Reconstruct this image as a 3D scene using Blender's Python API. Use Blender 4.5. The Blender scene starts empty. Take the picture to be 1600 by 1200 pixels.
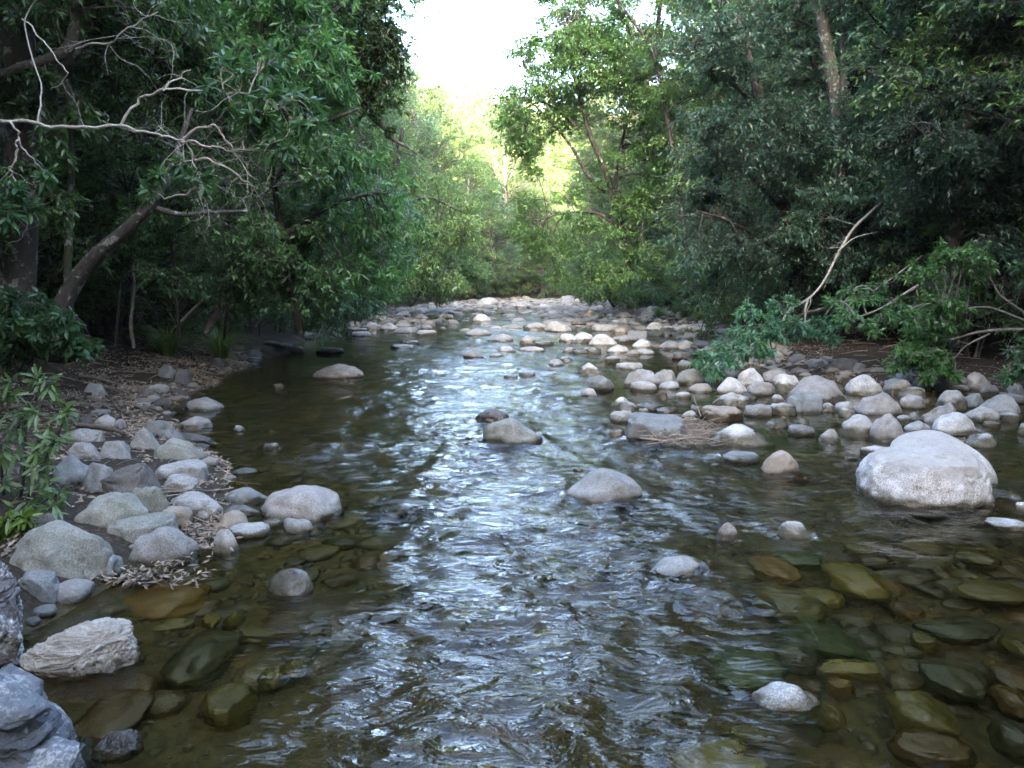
import bpy, math, random
import numpy as np
R = math.radians
scene = bpy.context.scene
COL = scene.collection
# ------------------------------------------------------------------ camera model
FPX = 1232.0; CAMZ = 1.6; PITCH = math.atan(160/1232.0)
CT, ST = math.cos(PITCH), math.sin(PITCH)
SLOPE_Y, SLOPE = 10.0, 0.008            # the creek bed climbs gently upstream

def zw(y):
    return SLOPE*np.maximum(0, np.asarray(y, float)-SLOPE_Y)

def project(P):
    P = np.atleast_2d(P); d = P - np.array([0, 0, CAMZ])
    dep = d[:, 1]*CT - d[:, 2]*ST; up = d[:, 1]*ST + d[:, 2]*CT
    return np.stack([800+FPX*d[:, 0]/dep, 600-FPX*up/dep, dep], 1)

def ray(px, py):
    a = (px-800)/FPX; b = (600-py)/FPX
    v = np.array([a, CT+b*ST, -ST+b*CT]); return v

def at(px, py, Y):
    """the point of a view ray that lies Y metres up the creek"""
    v = ray(px, py); t = Y/v[1]
    return np.array([v[0]*t, Y, CAMZ+v[2]*t])

def on_water(px, py, dz=0.0):
    v = ray(px, py); t = 10.0
    for _ in range(40):
        zt = float(zw(v[1]*t))+dz
        t = t*0.5+0.5*min(90, max(0.5, (zt-CAMZ)/v[2] if v[2] < -1e-4 else 90))
    return np.array([v[0]*t, v[1]*t, CAMZ+v[2]*t])

# ------------------------------------------------------------------ noise
_rs = np.random.RandomState(7)
_perm = np.concatenate([_rs.permutation(256)]*3)
_grad = _rs.normal(size=(256, 3)); _grad /= np.linalg.norm(_grad, axis=1)[:, None]

def perlin(P):
    P = np.asarray(P, float); i = np.floor(P).astype(int); f = P-i; i &= 255
    u = f*f*f*(f*(f*6-15)+10); out = 0
    for dx in (0, 1):
        for dy in (0, 1):
            for dz in (0, 1):
                h = _perm[_perm[_perm[(i[:, 0]+dx) & 255]+((i[:, 1]+dy) & 255)]+((i[:, 2]+dz) & 255)]
                g = _grad[h]
                dot = g[:, 0]*(f[:, 0]-dx)+g[:, 1]*(f[:, 1]-dy)+g[:, 2]*(f[:, 2]-dz)
                w = (u[:, 0] if dx else 1-u[:, 0])*(u[:, 1] if dy else 1-u[:, 1])*(u[:, 2] if dz else 1-u[:, 2])
                out = out+w*dot
    return out*1.6

def fbm(P, oct=3, gain=.5):
    P = np.asarray(P, float); s = 0; a = 1
    for k in range(oct):
        s = s+a*perlin(P*(2.03**k)+17.3*k); a *= gain
    return s

def sstep(a, b, x):
    t = np.clip((np.asarray(x, float)-a)/(b-a), 0, 1); return t*t*(3-2*t)

# ------------------------------------------------------------------ mesh builder
class MB:
    def __init__(s): s.v = []; s.f = {3: [], 4: []}; s.n = 0; s.at = {}
    def add(s, V, F, **attrs):
        V = np.asarray(V, float); s.v.append(V)
        for Fk in (F if isinstance(F, list) else [F]):
            if len(Fk): s.f[Fk.shape[1]].append(np.asarray(Fk)+s.n)
        for k in set(list(attrs)+list(s.at)):
            s.at.setdefault(k, [np.zeros(s.n)] if s.n else [])
            a = attrs.get(k, 0.0)
            s.at[k].append(np.broadcast_to(np.asarray(a, float), (len(V),)))
        s.n += len(V)
    def mesh(s, name, mat=None, smooth=True):
        me = bpy.data.meshes.new(name)
        V = np.concatenate(s.v).astype(np.float32)
        me.vertices.add(len(V)); me.vertices.foreach_set('co', V.ravel())
        idx = []; tot = []
        for k in (3, 4):
            if s.f[k]:
                F = np.concatenate(s.f[k]); idx.append(F.ravel()); tot.append(np.full(len(F), k))
        idx = np.concatenate(idx).astype(np.int32); tot = np.concatenate(tot).astype(np.int32)
        me.loops.add(len(idx)); me.loops.foreach_set('vertex_index', idx)
        me.polygons.add(len(tot))
        me.polygons.foreach_set('loop_start', np.concatenate([[0], np.cumsum(tot)[:-1]]).astype(np.int32))
        me.polygons.foreach_set('loop_total', tot)
        if smooth: me.polygons.foreach_set('use_smooth', np.ones(len(tot), bool))
        me.update(calc_edges=True)
        for k, L in s.at.items():
            a = me.attributes.new(k, 'FLOAT', 'POINT'); a.data.foreach_set('value', np.concatenate(L).astype(np.float32))
        if mat: me.materials.append(mat)
        return me
    def obj(s, name, mat=None, parent=None, loc=(0, 0, 0), smooth=True):
        o = bpy.data.objects.new(name, s.mesh(name, mat, smooth)); COL.objects.link(o)
        o.location = loc; o.parent = parent; return o

def tag(o, label=None, cat=None, group=None, kind=None):
    if label: o['label'] = label
    if cat: o['category'] = cat
    if group: o['group'] = group
    if kind: o['kind'] = kind
    return o

def empty(name, loc, rz=0.0):
    o = bpy.data.objects.new(name, None); COL.objects.link(o)
    o.location = [float(c) for c in loc]; o.rotation_euler[2] = rz; return o

def tube(mb, pts, rad, sides=6, cap=True, **attrs):
    pts = np.asarray(pts, float); n = len(pts); rad = np.broadcast_to(np.asarray(rad, float), (n,))
    T = np.gradient(pts, axis=0); T /= np.linalg.norm(T, axis=1)[:, None]+1e-9
    ref = np.array([0, 0, 1.0]) if abs(T[0, 2]) < .9 else np.array([1.0, 0, 0])
    A = np.cross(T, ref); A /= np.linalg.norm(A, axis=1)[:, None]+1e-9
    B = np.cross(T, A)
    th = np.linspace(0, 2*np.pi, sides, endpoint=False)
    V = pts[:, None]+rad[:, None, None]*(np.cos(th)[None, :, None]*A[:, None]+np.sin(th)[None, :, None]*B[:, None])
    V = V.reshape(-1, 3); i = np.arange(n-1)[:, None]*sides; j = np.arange(sides)[None]; k = (j+1) % sides
    F = np.stack([i+j, i+k, i+k+sides, i+j+sides], -1).reshape(-1, 4)
    Fl = [F]
    if cap:
        V = np.vstack([V, pts[-1:]]); e = (n-1)*sides
        Fl.append(np.array([[e+q, e+(q+1) % sides, n*sides] for q in range(sides)]))
    mb.add(V, Fl, **attrs)

def smooth_path(pts, n):
    """Catmull-Rom through the given points"""
    P = np.asarray(pts, float)
    if len(P) < 3:
        t = np.linspace(0, 1, n)[:, None]; return P[0]*(1-t)+P[-1]*t
    Q = np.vstack([2*P[0]-P[1], P, 2*P[-1]-P[-2]]); m = len(P)-1
    u = np.linspace(0, m-1e-6, n); k = u.astype(int); t = (u-k)[:, None]
    a, b, c, d = Q[k], Q[k+1], Q[k+2], Q[k+3]
    return .5*((2*b)+(-a+c)*t+(2*a-5*b+4*c-d)*t*t+(-a+3*b-3*c+d)*t**3)

# ------------------------------------------------------------------ node helper
class NT:
    def __init__(s, name, vol=False):
        s.m = bpy.data.materials.new(name); s.m.use_nodes = True; s.t = s.m.node_tree; s.t.nodes.clear()
        s.out = s.t.nodes.new('ShaderNodeOutputMaterial')
    def n(s, typ, inp=None, **kw):
        nd = s.t.nodes.new('ShaderNode'+typ)
        for k, v in kw.items(): setattr(nd, k, v)
        for k, v in (inp or {}).items():
            sk = nd.inputs[k]
            if isinstance(v, bpy.types.NodeSocket): s.t.links.new(v, sk)
            elif isinstance(v, bpy.types.Node): s.t.links.new(v.outputs[0], sk)
            else: sk.default_value = v
        return nd
    def math(s, op, a, b=0.0, c=0.0, clamp=False):
        return s.n('Math', {0: a, 1: b, 2: c}, operation=op, use_clamp=clamp).outputs[0]
    def mix(s, f, a, b, mode='MIX'):
        nd = s.n('Mix', data_type='RGBA', blend_type=mode)
        for k, v in ((0, f), (6, a), (7, b)):
            sk = nd.inputs[k]
            if isinstance(v, bpy.types.NodeSocket): s.t.links.new(v, sk)
            else: sk.default_value = v if k == 0 else (tuple(v)+(1,) if len(v) == 3 else v)
        return nd.outputs[2]
    def ramp(s, f, *stops):
        nd = s.n('ValToRGB', {0: f}); e = nd.color_ramp.elements
        while len(e) < len(stops): e.new(.5)
        for q, (p, c) in zip(e, stops):
            q.position = p; q.color = (c, c, c, 1) if not hasattr(c, '__len__') else tuple(c)+(1,)
        return nd.outputs[0]
    def ridged(s, vec, scale, detail=3, rough=.5, dist=0.0):
        return s.n('TexNoise', {'Vector': vec, 'Scale': scale, 'Detail': detail, 'Roughness': rough, 'Distortion': dist, 'Offset': 1.0, 'Gain': 1.6, 'Lacunarity': 2.1}, noise_type='RIDGED_MULTIFRACTAL', normalize=True).outputs[0]
    def noise(s, vec, scale, detail=3, rough=.55, dist=0.0):
        return s.n('TexNoise', {'Vector': vec, 'Scale': scale, 'Detail': detail, 'Roughness': rough, 'Distortion': dist}).outputs[0]
    def attr(s, name): return s.n('Attribute', attribute_name=name).outputs['Fac']
    def bump(s, h, dist, strength=1.0, normal=None):
        d = {'Height': h, 'Distance': dist, 'Strength': strength}
        if normal is not None: d['Normal'] = normal
        return s.n('Bump', d).outputs[0]
    def done(s, sh): s.t.links.new(sh.outputs[0] if isinstance(sh, bpy.types.Node) else sh, s.out.inputs[0]); return s.m

# ------------------------------------------------------------------ materials
def mat_rock():
    t = NT('river_stone'); oc = t.n('TexCoord').outputs['Object']; oi = t.n('ObjectInfo')
    base = oi.outputs['Color']; lich = oi.outputs['Alpha']; rnd = oi.outputs['Random']
    off = t.n('VectorMath', {0: oc, 1: t.n('CombineXYZ', {0: t.math('MULTIPLY', rnd, 37.0), 1: t.math('MULTIPLY', rnd, 11.0)}).outputs[0]}, operation='ADD').outputs[0]
    big = t.noise(off, 3.5, 4, .6); mid = t.noise(off, 17, 4, .65); fine = t.noise(off, 95, 3, .7)
    k = t.math('ADD', t.math('MULTIPLY', big, .75), t.math('ADD', t.math('MULTIPLY', mid, .55), t.math('MULTIPLY', fine, .75)))
    k = t.math('ADD', k, -.05)
    c = t.mix(1.0, base, t.n('CombineColor', {0: k, 1: k, 2: k}).outputs[0], 'MULTIPLY')
    # a brownish algae and dust tint in broad patches
    c = t.mix(t.math('MULTIPLY', t.ramp(t.noise(off, 2.2, 3), (.5, 0.0), (.72, 1.0)), .20), c, (.23, .205, .17))
    # pale lichen freckles and blotches
    sp = t.ramp(t.math('ADD', t.math('MULTIPLY', t.noise(off, 120, 3, .6), .6), t.math('MULTIPLY', t.noise(off, 8, 4, .65), .4)), (.46, 0.0), (.56, 1.0))
    blot = t.ramp(t.noise(off, 21, 3, .6), (.66, 0.0), (.69, 1.0))
    lk = t.math('MULTIPLY', lich, t.math('SUBTRACT', 1.0, t.attr('nolich')))
    c = t.mix(t.math('MULTIPLY', t.math('MAXIMUM', sp, blot), lk, clamp=True), c, (.62, .64, .66))
    pit = t.ramp(t.noise(off, 70, 2), (.30, 1.0), (.36, 0.0))
    c = t.mix(t.math('MULTIPLY', pit, .5), c, (.08, .08, .08))
    # damp band above the waterline
    h = t.attr('wet'); lim = t.math('MULTIPLY', t.noise(off, 5, 3), t.math('MULTIPLY_ADD', t.math('MULTIPLY', rnd, rnd), .20, .07))
    w = t.n('MapRange', {0: t.math('SUBTRACT', h, lim), 1: -.03, 2: .022, 3: 1.0, 4: 0.0}, interpolation_type='SMOOTHSTEP').outputs[0]
    c = t.mix(w, c, t.mix(1.0, c, (.27, .255, .20), 'MULTIPLY'))
    ro = t.n('MapRange', {0: w, 3: .78, 4: .22}).outputs[0]
    bh = t.math('ADD', t.math('MULTIPLY', mid, .7), t.math('MULTIPLY', fine, .32))
    return t.done(t.n('BsdfPrincipled', {'Base Color': c, 'Roughness': ro, 'Specular IOR Level': .4, 'Normal': t.bump(bh, .012, .9)}))

def mat_strata():
    """rough layered bedrock with white lichen"""
    t = NT('layered_rock'); oc = t.n('TexCoord').outputs['Object']; oi = t.n('ObjectInfo'); base = oi.outputs['Color']
    rot = t.n('Mapping', {0: oc, 2: (.35, -.45, .3), 3: (3, 4, 15)}).outputs[0]
    st = t.noise(rot, 1.3, 5, .7); f = t.noise(oc, 40, 4, .7); g = t.noise(oc, 7, 4, .6)
    k = t.math('ADD', t.math('MULTIPLY', st, .7), t.math('ADD', t.math('MULTIPLY', f, .6), .3))
    c = t.mix(1.0, base, t.n('CombineColor', {0: k, 1: k, 2: k}).outputs[0], 'MULTIPLY')
    li = t.ramp(t.math('ADD', t.math('MULTIPLY', g, .62), t.math('MULTIPLY', f, .38)), (.50, 0.0), (.58, 1.0))
    li = t.math('MULTIPLY', li, t.ramp(t.noise(oc, 55, 3, .7), (.42, .15), (.55, 1.0)))
    c = t.mix(t.math('MULTIPLY', li, oi.outputs['Alpha'], clamp=True), c, (.60, .63, .66))
    w = t.n('MapRange', {0: t.math('SUBTRACT', t.attr('wet'), t.math('MULTIPLY', g, .06)), 1: -.01, 2: .025, 3: 1.0, 4: 0.0}).outputs[0]
    c = t.mix(w, c, t.mix(1.0, c, (.3, .28, .25), 'MULTIPLY'))
    bh = t.math('ADD', t.math('MULTIPLY', st, .5), t.math('MULTIPLY', f, .35))
    return t.done(t.n('BsdfPrincipled', {'Base Color': c, 'Roughness': t.n('MapRange', {0: w, 3: .7, 4: .2}).outputs[0], 'Normal': t.bump(bh, .03, 1.0)}))

def mat_leaf(name='leaf', trans=.34, rough=.36):
    t = NT(name); oi = t.n('ObjectInfo'); tint = t.attr('tint')
    k = t.n('MapRange', {0: tint, 3: .5, 4: 1.6}).outputs[0]
    c = t.mix(1.0, oi.outputs['Color'], t.n('CombineColor', {0: k, 1: k, 2: k}).outputs[0], 'MULTIPLY')
    c = t.mix(t.ramp(tint, (.72, 0.0), (1.0, .45)), c, (.13, .17, .025))
    c = t.mix(t.ramp(tint, (.0, .5), (.02, 0.0)), c, (.13, .085, .035))
    p = t.n('BsdfPrincipled', {'Base Color': c, 'Roughness': rough, 'Specular IOR Level': .5})
    tr = t.n('BsdfTranslucent', {'Color': t.mix(1.0, c, (1.5, 1.45, .7), 'MULTIPLY')})
    return t.done(t.n('MixShader', {0: trans, 1: p, 2: tr}))

def mat_bark():
    t = NT('bark'); oc = t.n('TexCoord').outputs['Object']; oi = t.n('ObjectInfo'); base = oi.outputs['Color']
    st = t.n('Mapping', {0: oc, 3: (9, 9, 2.2)}).outputs[0]
    a = t.noise(st, 2.2, 5, .65); b = t.noise(oc, 26, 4, .65)
    k = t.math('ADD', t.math('MULTIPLY', a, 1.2), t.math('MULTIPLY', b, .7))
    c = t.mix(1.0, base, t.n('CombineColor', {0: k, 1: k, 2: k}).outputs[0], 'MULTIPLY')
    li = t.ramp(t.noise(oc, 7, 4, .65), (.56, 0.0), (.63, 1.0))
    c = t.mix(t.math('MULTIPLY', li, oi.outputs['Alpha']), c, (.38, .40, .37))
    return t.done(t.n('BsdfPrincipled', {'Base Color': c, 'Roughness': .85, 'Normal': t.bump(t.math('ADD', a, t.math('MULTIPLY', b, .5)), .03, .9)}))

def mat_ground():
    t = NT('creek_ground'); pos = t.n('NewGeometry').outputs['Position']
    und = t.attr('under')
    v = t.n('TexVoronoi', {'Vector': pos, 'Scale': 7.0, 'Randomness': .95})
    v2 = t.n('TexVoronoi', {'Vector': pos, 'Scale': 22.0})
    sep = t.n('SeparateColor', {0: v.outputs['Color']}); sep2 = t.n('SeparateColor', {0: v2.outputs['Color']})
    bed = t.ramp(sep.outputs[0], (.0, (.02, .018, .009)), (.35, (.07, .055, .02)), (.65, (.04, .042, .02)), (1.0, (.10, .07, .028)))
    bed = t.mix(.4, bed, t.ramp(sep2.outputs[1], (0.0, (.02, .018, .01)), (1.0, (.10, .085, .035))))
    litter = t.ramp(t.noise(pos, 34, 4, .7), (.36, (.014, .011, .008)), (.52, (.042, .033, .024)), (.66, (.09, .074, .055)), (.78, (.16, .14, .11)))
    soil = t.mix(t.ramp(t.noise(pos, 2.5, 3), (.4, 0.0), (.6, .55)), litter, (.022, .019, .012))
    c = t.mix(und, soil, bed)
    hh = t.math('ADD', t.math('MULTIPLY', t.math('MULTIPLY', v.outputs['Distance'], und), -1.6), t.math('MULTIPLY', t.noise(pos, 30, 4, .7), .5))
    return t.done(t.n('BsdfPrincipled', {'Base Color': c, 'Roughness': .85, 'Specular IOR Level': .25, 'Normal': t.bump(hh, .05, .8)}))

def mat_water():
    t = NT('creek_water'); pos = t.n('NewGeometry').outputs['Position']; turb = t.attr('turb'); foam = t.attr('foam')
    fl = t.n('Mapping', {0: pos, 2: (0, 0, .16), 3: (.5, 1.1, 1.0)}).outputs[0]
    wv = t.ridged(fl, 8, 3, .55, .35); w2 = t.noise(fl, 48, 2, .55, .3); w0 = t.noise(fl, 3.2, 2, .5, .4)
    hh = t.math('ADD', t.math('MULTIPLY', wv, t.math('MULTIPLY_ADD', turb, .0105, .0001)), t.math('MULTIPLY', w2, t.math('MULTIPLY_ADD', turb, .0035, .00015)))
    hh = t.math('ADD', hh, t.math('MULTIPLY', w0, t.math('MULTIPLY_ADD', turb, .012, .001)))
    nb = t.bump(hh, 1.0, 1.0)
    g = t.n('BsdfPrincipled', {'Base Color': (.88, .83, .54, 1), 'Roughness': .03, 'IOR': 1.333, 'Transmission Weight': 1.0, 'Normal': nb})
    fn = t.ramp(t.math('ADD', t.math('MULTIPLY', t.noise(fl, 26, 4, .7, 1.5), .8), t.math('MULTIPLY', foam, .42)), (.60, 0.0), (.92, 1.0))
    d = t.n('BsdfDiffuse', {'Color': (.72, .76, .80, 1), 'Normal': nb})
    return t.done(t.n('MixShader', {0: t.math('MULTIPLY', fn, t.math('MULTIPLY', foam, 1.15, clamp=True), clamp=True), 1: g, 2: d}))

def mat_plain(name, col, rough=.8, var=.5):
    t = NT(name); oc = t.n('TexCoord').outputs['Object']
    k = t.math('MULTIPLY_ADD', t.noise(oc, 14, 4, .65), var*2, 1-var)
    tv = t.math('MULTIPLY_ADD', t.attr('tint'), .9, .5)
    k = t.math('MULTIPLY', k, tv)
    c = t.mix(1.0, col, t.n('CombineColor', {0: k, 1: k, 2: k}).outputs[0], 'MULTIPLY')
    return t.done(t.n('BsdfPrincipled', {'Base Color': c, 'Roughness': rough}))

M_ROCK, M_STRATA, M_LEAF, M_BARK, M_GROUND, M_WATER = mat_rock(), mat_strata(), mat_leaf(), mat_bark(), mat_ground(), mat_water()
M_DRY = mat_plain('dry_leaf', (.23, .19, .15)); M_STICK = mat_plain('dead_stick', (.26, .22, .18)); M_GRASS = mat_leaf('grass_blade', .25, .4)
# ------------------------------------------------------------------ the land and the creek
LB = np.array([(-70, -4), (-10, -3), (0, -2.6), (2.5, -2.35), (3.6, -2.15), (4.5, -2.0), (5.6, -2.0), (6.6, -2.4), (8, -3.4), (10, -4.5), (13, -4.8), (16, -5.0), (22, -5.5), (30, -6.3), (38, -4.9), (46, -2.6), (52, -.4), (58, 3), (65, 10), (75, 22), (90, 40), (240, 60)])
RB = np.array([(-70, 10), (-10, 9), (0, 9), (6, 9.3), (9, 9.4), (10.5, 8.0), (11.5, 5.8), (13, 4.9), (15, 4.5), (18, 4.6), (22, 4.9), (28, 5.3), (34, 5.0), (40, 4.3), (47, 3.6), (52, 4.6), (57, 8), (63, 16), (75, 36), (90, 55), (240, 80)])
def xl(y): return np.interp(y, LB[:, 0], LB[:, 1])
def xr(y): return np.interp(y, RB[:, 0], RB[:, 1])

def ground(x, y):
    x = np.asarray(x, float); y = np.asarray(y, float)
    dl = xl(y)-x; dr = x-xr(y); d = np.maximum(dl, dr)
    w = zw(np.minimum(y, 80))
    dep = .40-.24*sstep(26, 36, y)
    dep = dep-.22*sstep(.9, 2.2, x-.12*(y-8))*sstep(5.6, 7.2, y)        # the stony bar on the right is shallow
    dep = dep-.13*np.exp(-((x+.2)/1.6)**2-((y-5.6)/1.8)**2)
    bed = w-dep*(1-np.exp(np.minimum(d, 0)/.75))+.0
    dp = np.maximum(d, 0)
    steep = .50-.38*sstep(38, 68, y)
    steep = np.where(dr > dl, steep*.85, steep)
    bank = w+.10*sstep(0, .35, dp)+np.where(dl > dr, .09+.21*sstep(7.5, 10.5, y), .16)*sstep(.3, 2.6, dp)+.05*dp+np.minimum(steep*np.maximum(dp-4.5, 0), 40)
    z = np.where(d > 0, bank, bed)
    z = z+np.minimum(.62*np.maximum(-14-y, 0), 37)                         # unseen hill added behind the camera to keep the low sun off the creek
    z = z+np.minimum(.20*np.maximum(y-85, 0), 30)                         # the valley closes ahead
    P = np.stack([x.ravel()*.9, y.ravel()*.9, x.ravel()*0+3.3], 1)
    n = fbm(P, 3).reshape(x.shape)
    return z+n*(.05+.05*sstep(0, 3, d)+.6*sstep(8, 20, d))

def on_ground(px, py, lift=0.0):
    """where a view ray first meets the land or the water"""
    v = ray(px, py); t = np.geomspace(1.2, 90, 900); P = v[None]*t[:, None]+np.array([0, 0, CAMZ])
    g = np.maximum(ground(P[:, 0], P[:, 1]), zw(np.minimum(P[:, 1], 80)))+lift
    k = np.argmax(P[:, 2] < g); return P[k] if (P[:, 2] < g).any() else on_water(px, py)

def axis(*segs):
    out = []
    for a, b, s in segs: out += list(np.arange(a, b, s))
    return np.array(out+[segs[-1][1]])

def grid_obj(name, xs, ys, zfun, mat, attrs=None, keep=None):
    X, Y = np.meshgrid(xs, ys); Z = zfun(X, Y)
    V = np.stack([X.ravel(), Y.ravel(), Z.ravel()], 1); nx, ny = len(xs), len(ys)
    i = (np.arange(ny-1)[:, None]*nx+np.arange(nx-1)[None]).ravel()
    F = np.stack([i, i+1, i+nx+1, i+nx], 1)
    if keep is not None:
        k = keep(X, Y).ravel(); F = F[k[F].any(1)]
        used = np.unique(F); remap = -np.ones(len(V), int); remap[used] = np.arange(len(used)); F = remap[F]; V = V[used]
    else: used = slice(None)
    mb = MB(); mb.add(V, F, **{k: f(X, Y).ravel()[used] for k, f in (attrs or {}).items()})
    return mb.obj(name, mat)

gx = axis((-130, -40, 6), (-40, -14, 1.3), (-14, -6, .4), (-6, 10, .11), (10, 18, .4), (18, 44, 1.3), (44, 150, 6))
gy = axis((-75, -10, 3), (-10, 1, .6), (1, 14, .11), (14, 34, .25), (34, 60, .5), (60, 110, 2), (110, 260, 8))
gnd = grid_obj('ground', gx, gy, ground, M_GROUND, {'under': lambda X, Y: sstep(.05, -.02, ground(X, Y)-zw(np.minimum(Y, 80)))})
tag(gnd, 'creek bed and forest floor of dark soil and leaf litter', kind='structure')

# how broken the water surface is: a riffle runs down the middle, the edges are quiet
TX = np.array([(0, .2), (2.6, .1), (3.6, .15), (5, .2), (6.5, .25), (8, -.35), (10, -.6), (14, -.6), (20, -.8), (30, -1), (60, 0)])
TW = np.array([(0, 1.0), (2.6, .95), (3.6, 1.05), (4.6, 1.2), (5.6, 1.8), (7, 2.3), (9, 2.1), (12, 2.3), (16, 2.6), (22, 3.5), (60, 4)])
def turb(x, y):
    c = np.interp(y, TX[:, 0], TX[:, 1]); w = np.interp(y, TW[:, 0], TW[:, 1])
    n = fbm(np.stack([x.ravel()*.8, y.ravel()*.45, x.ravel()*0+9], 1), 3).reshape(x.shape)
    t = sstep(1.25, .45, np.abs(x-c)/w+n*.35)
    t = np.maximum(t, .75*sstep(1.2, .5, np.hypot((x-2.3)/1.7, (y-6.0)/1.2)+n*.3))
    far = .35*sstep(16, 26, y)
    q = fbm(np.stack([x.ravel()*1.25+.25*y.ravel(), y.ravel()*.55, x.ravel()*0+31], 1), 2).reshape(x.shape)
    t = t*(.38+.80*sstep(-.28, .30, q))
    for p, w, l, e in _hp: t = np.maximum(t, .75*np.exp(-((x-p[0])/(w*1.3))**2-((y-p[1]+l)/(l*3))**2))
    return np.clip(t*(1-far)+.05, 0, 1)

# humps where the water slides over stones just below the surface: px, py, half width, half length, height
HUMPS = [(1075, 925, .40, .20, .028), (600, 972, .42, .13, .030), (655, 880, .20, .10, .040), (640, 800, .24, .12, .050), (800, 838, .40, .12, .045),
         (905, 905, .16, .10, .030), (700, 745, .30, .14, .045), (760, 718, .30, .14, .04), (1050, 880, .22, .14, .035),
         (1235, 820, .30, .16, .035), (1400, 810, .45, .12, .03), (560, 700, .4, .16, .035), (850, 770, .3, .14, .03), (960, 860, .3, .14, .03), (860, 960, .25, .12, .03), (720, 1010, .3, .12, .02)]
FOAM = [(680, 746, .20, .07, 1.0), (775, 828, .22, .10, .95), (845, 826, .16, .08, .7), (640, 800, .16, .07, .8), (590, 968, .15, .05, .7), (760, 722, .2, .06, .6),
        (935, 786, .25, .06, .55), (1225, 745, .22, .08, .6), (1290, 770, .3, .08, .45), (1140, 845, .15, .06, .6), (700, 800, .12, .1, .7), (990, 790, .2, .06, .35), (560, 760, .3, .1, .35), (620, 720, .25, .1, .35), (860, 700, .4, .1, .25)]
_hp = [(on_water(a, b), c, d, e) for a, b, c, d, e in HUMPS]; _fp = [(on_water(a, b), c, d, e) for a, b, c, d, e in FOAM]

def wave(x, y):
    sh = x.shape; x = x.ravel(); y = y.ravel(); t = turb(x, y)
    wx = perlin(np.stack([x*1.7, y*1.3, x*0+1], 1)); wy = perlin(np.stack([x*1.7, y*1.3, x*0+5], 1))
    a = perlin(np.stack([x*1.4+wx*.7, y*3.1+wy*.8, x*0+2], 1))
    b = perlin(np.stack([x*2.8+wx*.7, y*6.8+wy*.9, x*0+4], 1))
    c = perlin(np.stack([x*6+wx*1.0, y*13.0+wy*1.3, x*0+6], 1))
    near = sstep(26, 9, y)
    h = (.0008+.038*t)*a+(.0004+.022*t)*(1-2*np.abs(b))*(.45+.55*near)+(.0002+.0060*t)*c*near
    for p, w, l, e in _hp:
        u = (x-p[0])/w; v = (y-p[1])/l
        m = np.abs(u) < 4
        g = np.exp(-u[m]**2)*(np.exp(-v[m]**2)*.9-.55*np.exp(-((v[m]+1.6)/.8)**2)+.25*np.exp(-((v[m]+3.2)/.8)**2))
        h[m] += e*.8*g
    return (h+zw(y)).reshape(sh)

def foam(x, y):
    f = np.zeros(x.shape)
    for p, w, l, e in _fp: f = np.maximum(f, e*np.exp(-((x-p[0])/w)**2-((y-p[1])/l)**2))
    return f

# ------------------------------------------------------------------ stones
def ico(sub):
    t = (1+5**.5)/2
    V = [(-1, t, 0), (1, t, 0), (-1, -t, 0), (1, -t, 0), (0, -1, t), (0, 1, t), (0, -1, -t), (0, 1, -t), (t, 0, -1), (t, 0, 1), (-t, 0, -1), (-t, 0, 1)]
    F = [(0, 11, 5), (0, 5, 1), (0, 1, 7), (0, 7, 10), (0, 10, 11), (1, 5, 9), (5, 11, 4), (11, 10, 2), (10, 7, 6), (7, 1, 8), (3, 9, 4), (3, 4, 2), (3, 2, 6), (3, 6, 8), (3, 8, 9), (4, 9, 5), (2, 4, 11), (6, 2, 10), (8, 6, 7), (9, 8, 1)]
    V = [np.array(v)/np.linalg.norm(v) for v in V]
    for _ in range(sub):
        mid = {}; G = []
        def m(a, b):
            k = (min(a, b), max(a, b))
            if k not in mid:
                p = V[a]+V[b]; V.append(p/np.linalg.norm(p)); mid[k] = len(V)-1
            return mid[k]
        for a, b, c in F:
            x, y, z = m(a, b), m(b, c), m(c, a); G += [(a, x, z), (b, y, x), (c, z, y), (x, y, z)]
        F = G
    return np.array(V), np.array(F)
ICO = {k: ico(k) for k in (1, 2, 3, 4, 5)}

def stone_unit(seed, style, sub):
    """unit stone; style r worn and round, e egg, a angular, s flat slab, h hunched"""
    rs = np.random.RandomState(seed); V, F = ICO[sub]; P = V.copy()
    if style in 'sa': P = np.sign(P)*np.abs(P)**.82; P /= np.abs(P).max(0)
    planes = {'r': 9, 'e': 5, 'a': 13, 's': 8, 'h': 8}[style]
    for _ in range(planes):
        n = rs.normal(size=3); n[2] *= .8; n /= np.linalg.norm(n)
        d = rs.uniform(.64, .94) if style != 'a' else rs.uniform(.56, .86)
        ex = np.maximum(P@n-d, 0)
        P = P-n[None]*(ex*(.86 if style == 'a' else .66))[:, None]
    if style != 'a': P = .74*P+.26*V*np.array([.95, .95, .85])
    if style == 's': P[:, 2] = np.where(P[:, 2] > .35, .35+(P[:, 2]-.35)*.35, P[:, 2])
    if style == 'h':                      # highest off centre, a long tail the other way
        s = rs.choice([-1, 1]); P[:, 2] *= 1-.42*sstep(-.2, 1.0, P[:, 0]*s)
    n = fbm(V*1.3+seed*3.7, 2); n2 = fbm(V*4.5+seed*1.3, 3)
    P = P*(1+.14*n+.022*n2*(2 if style == 'a' else 1))[:, None]
    P[:, :2] += rs.uniform(-.12, .12, 2)*P[:, 2:3]
    return P/np.abs(P).max(0), F

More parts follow.
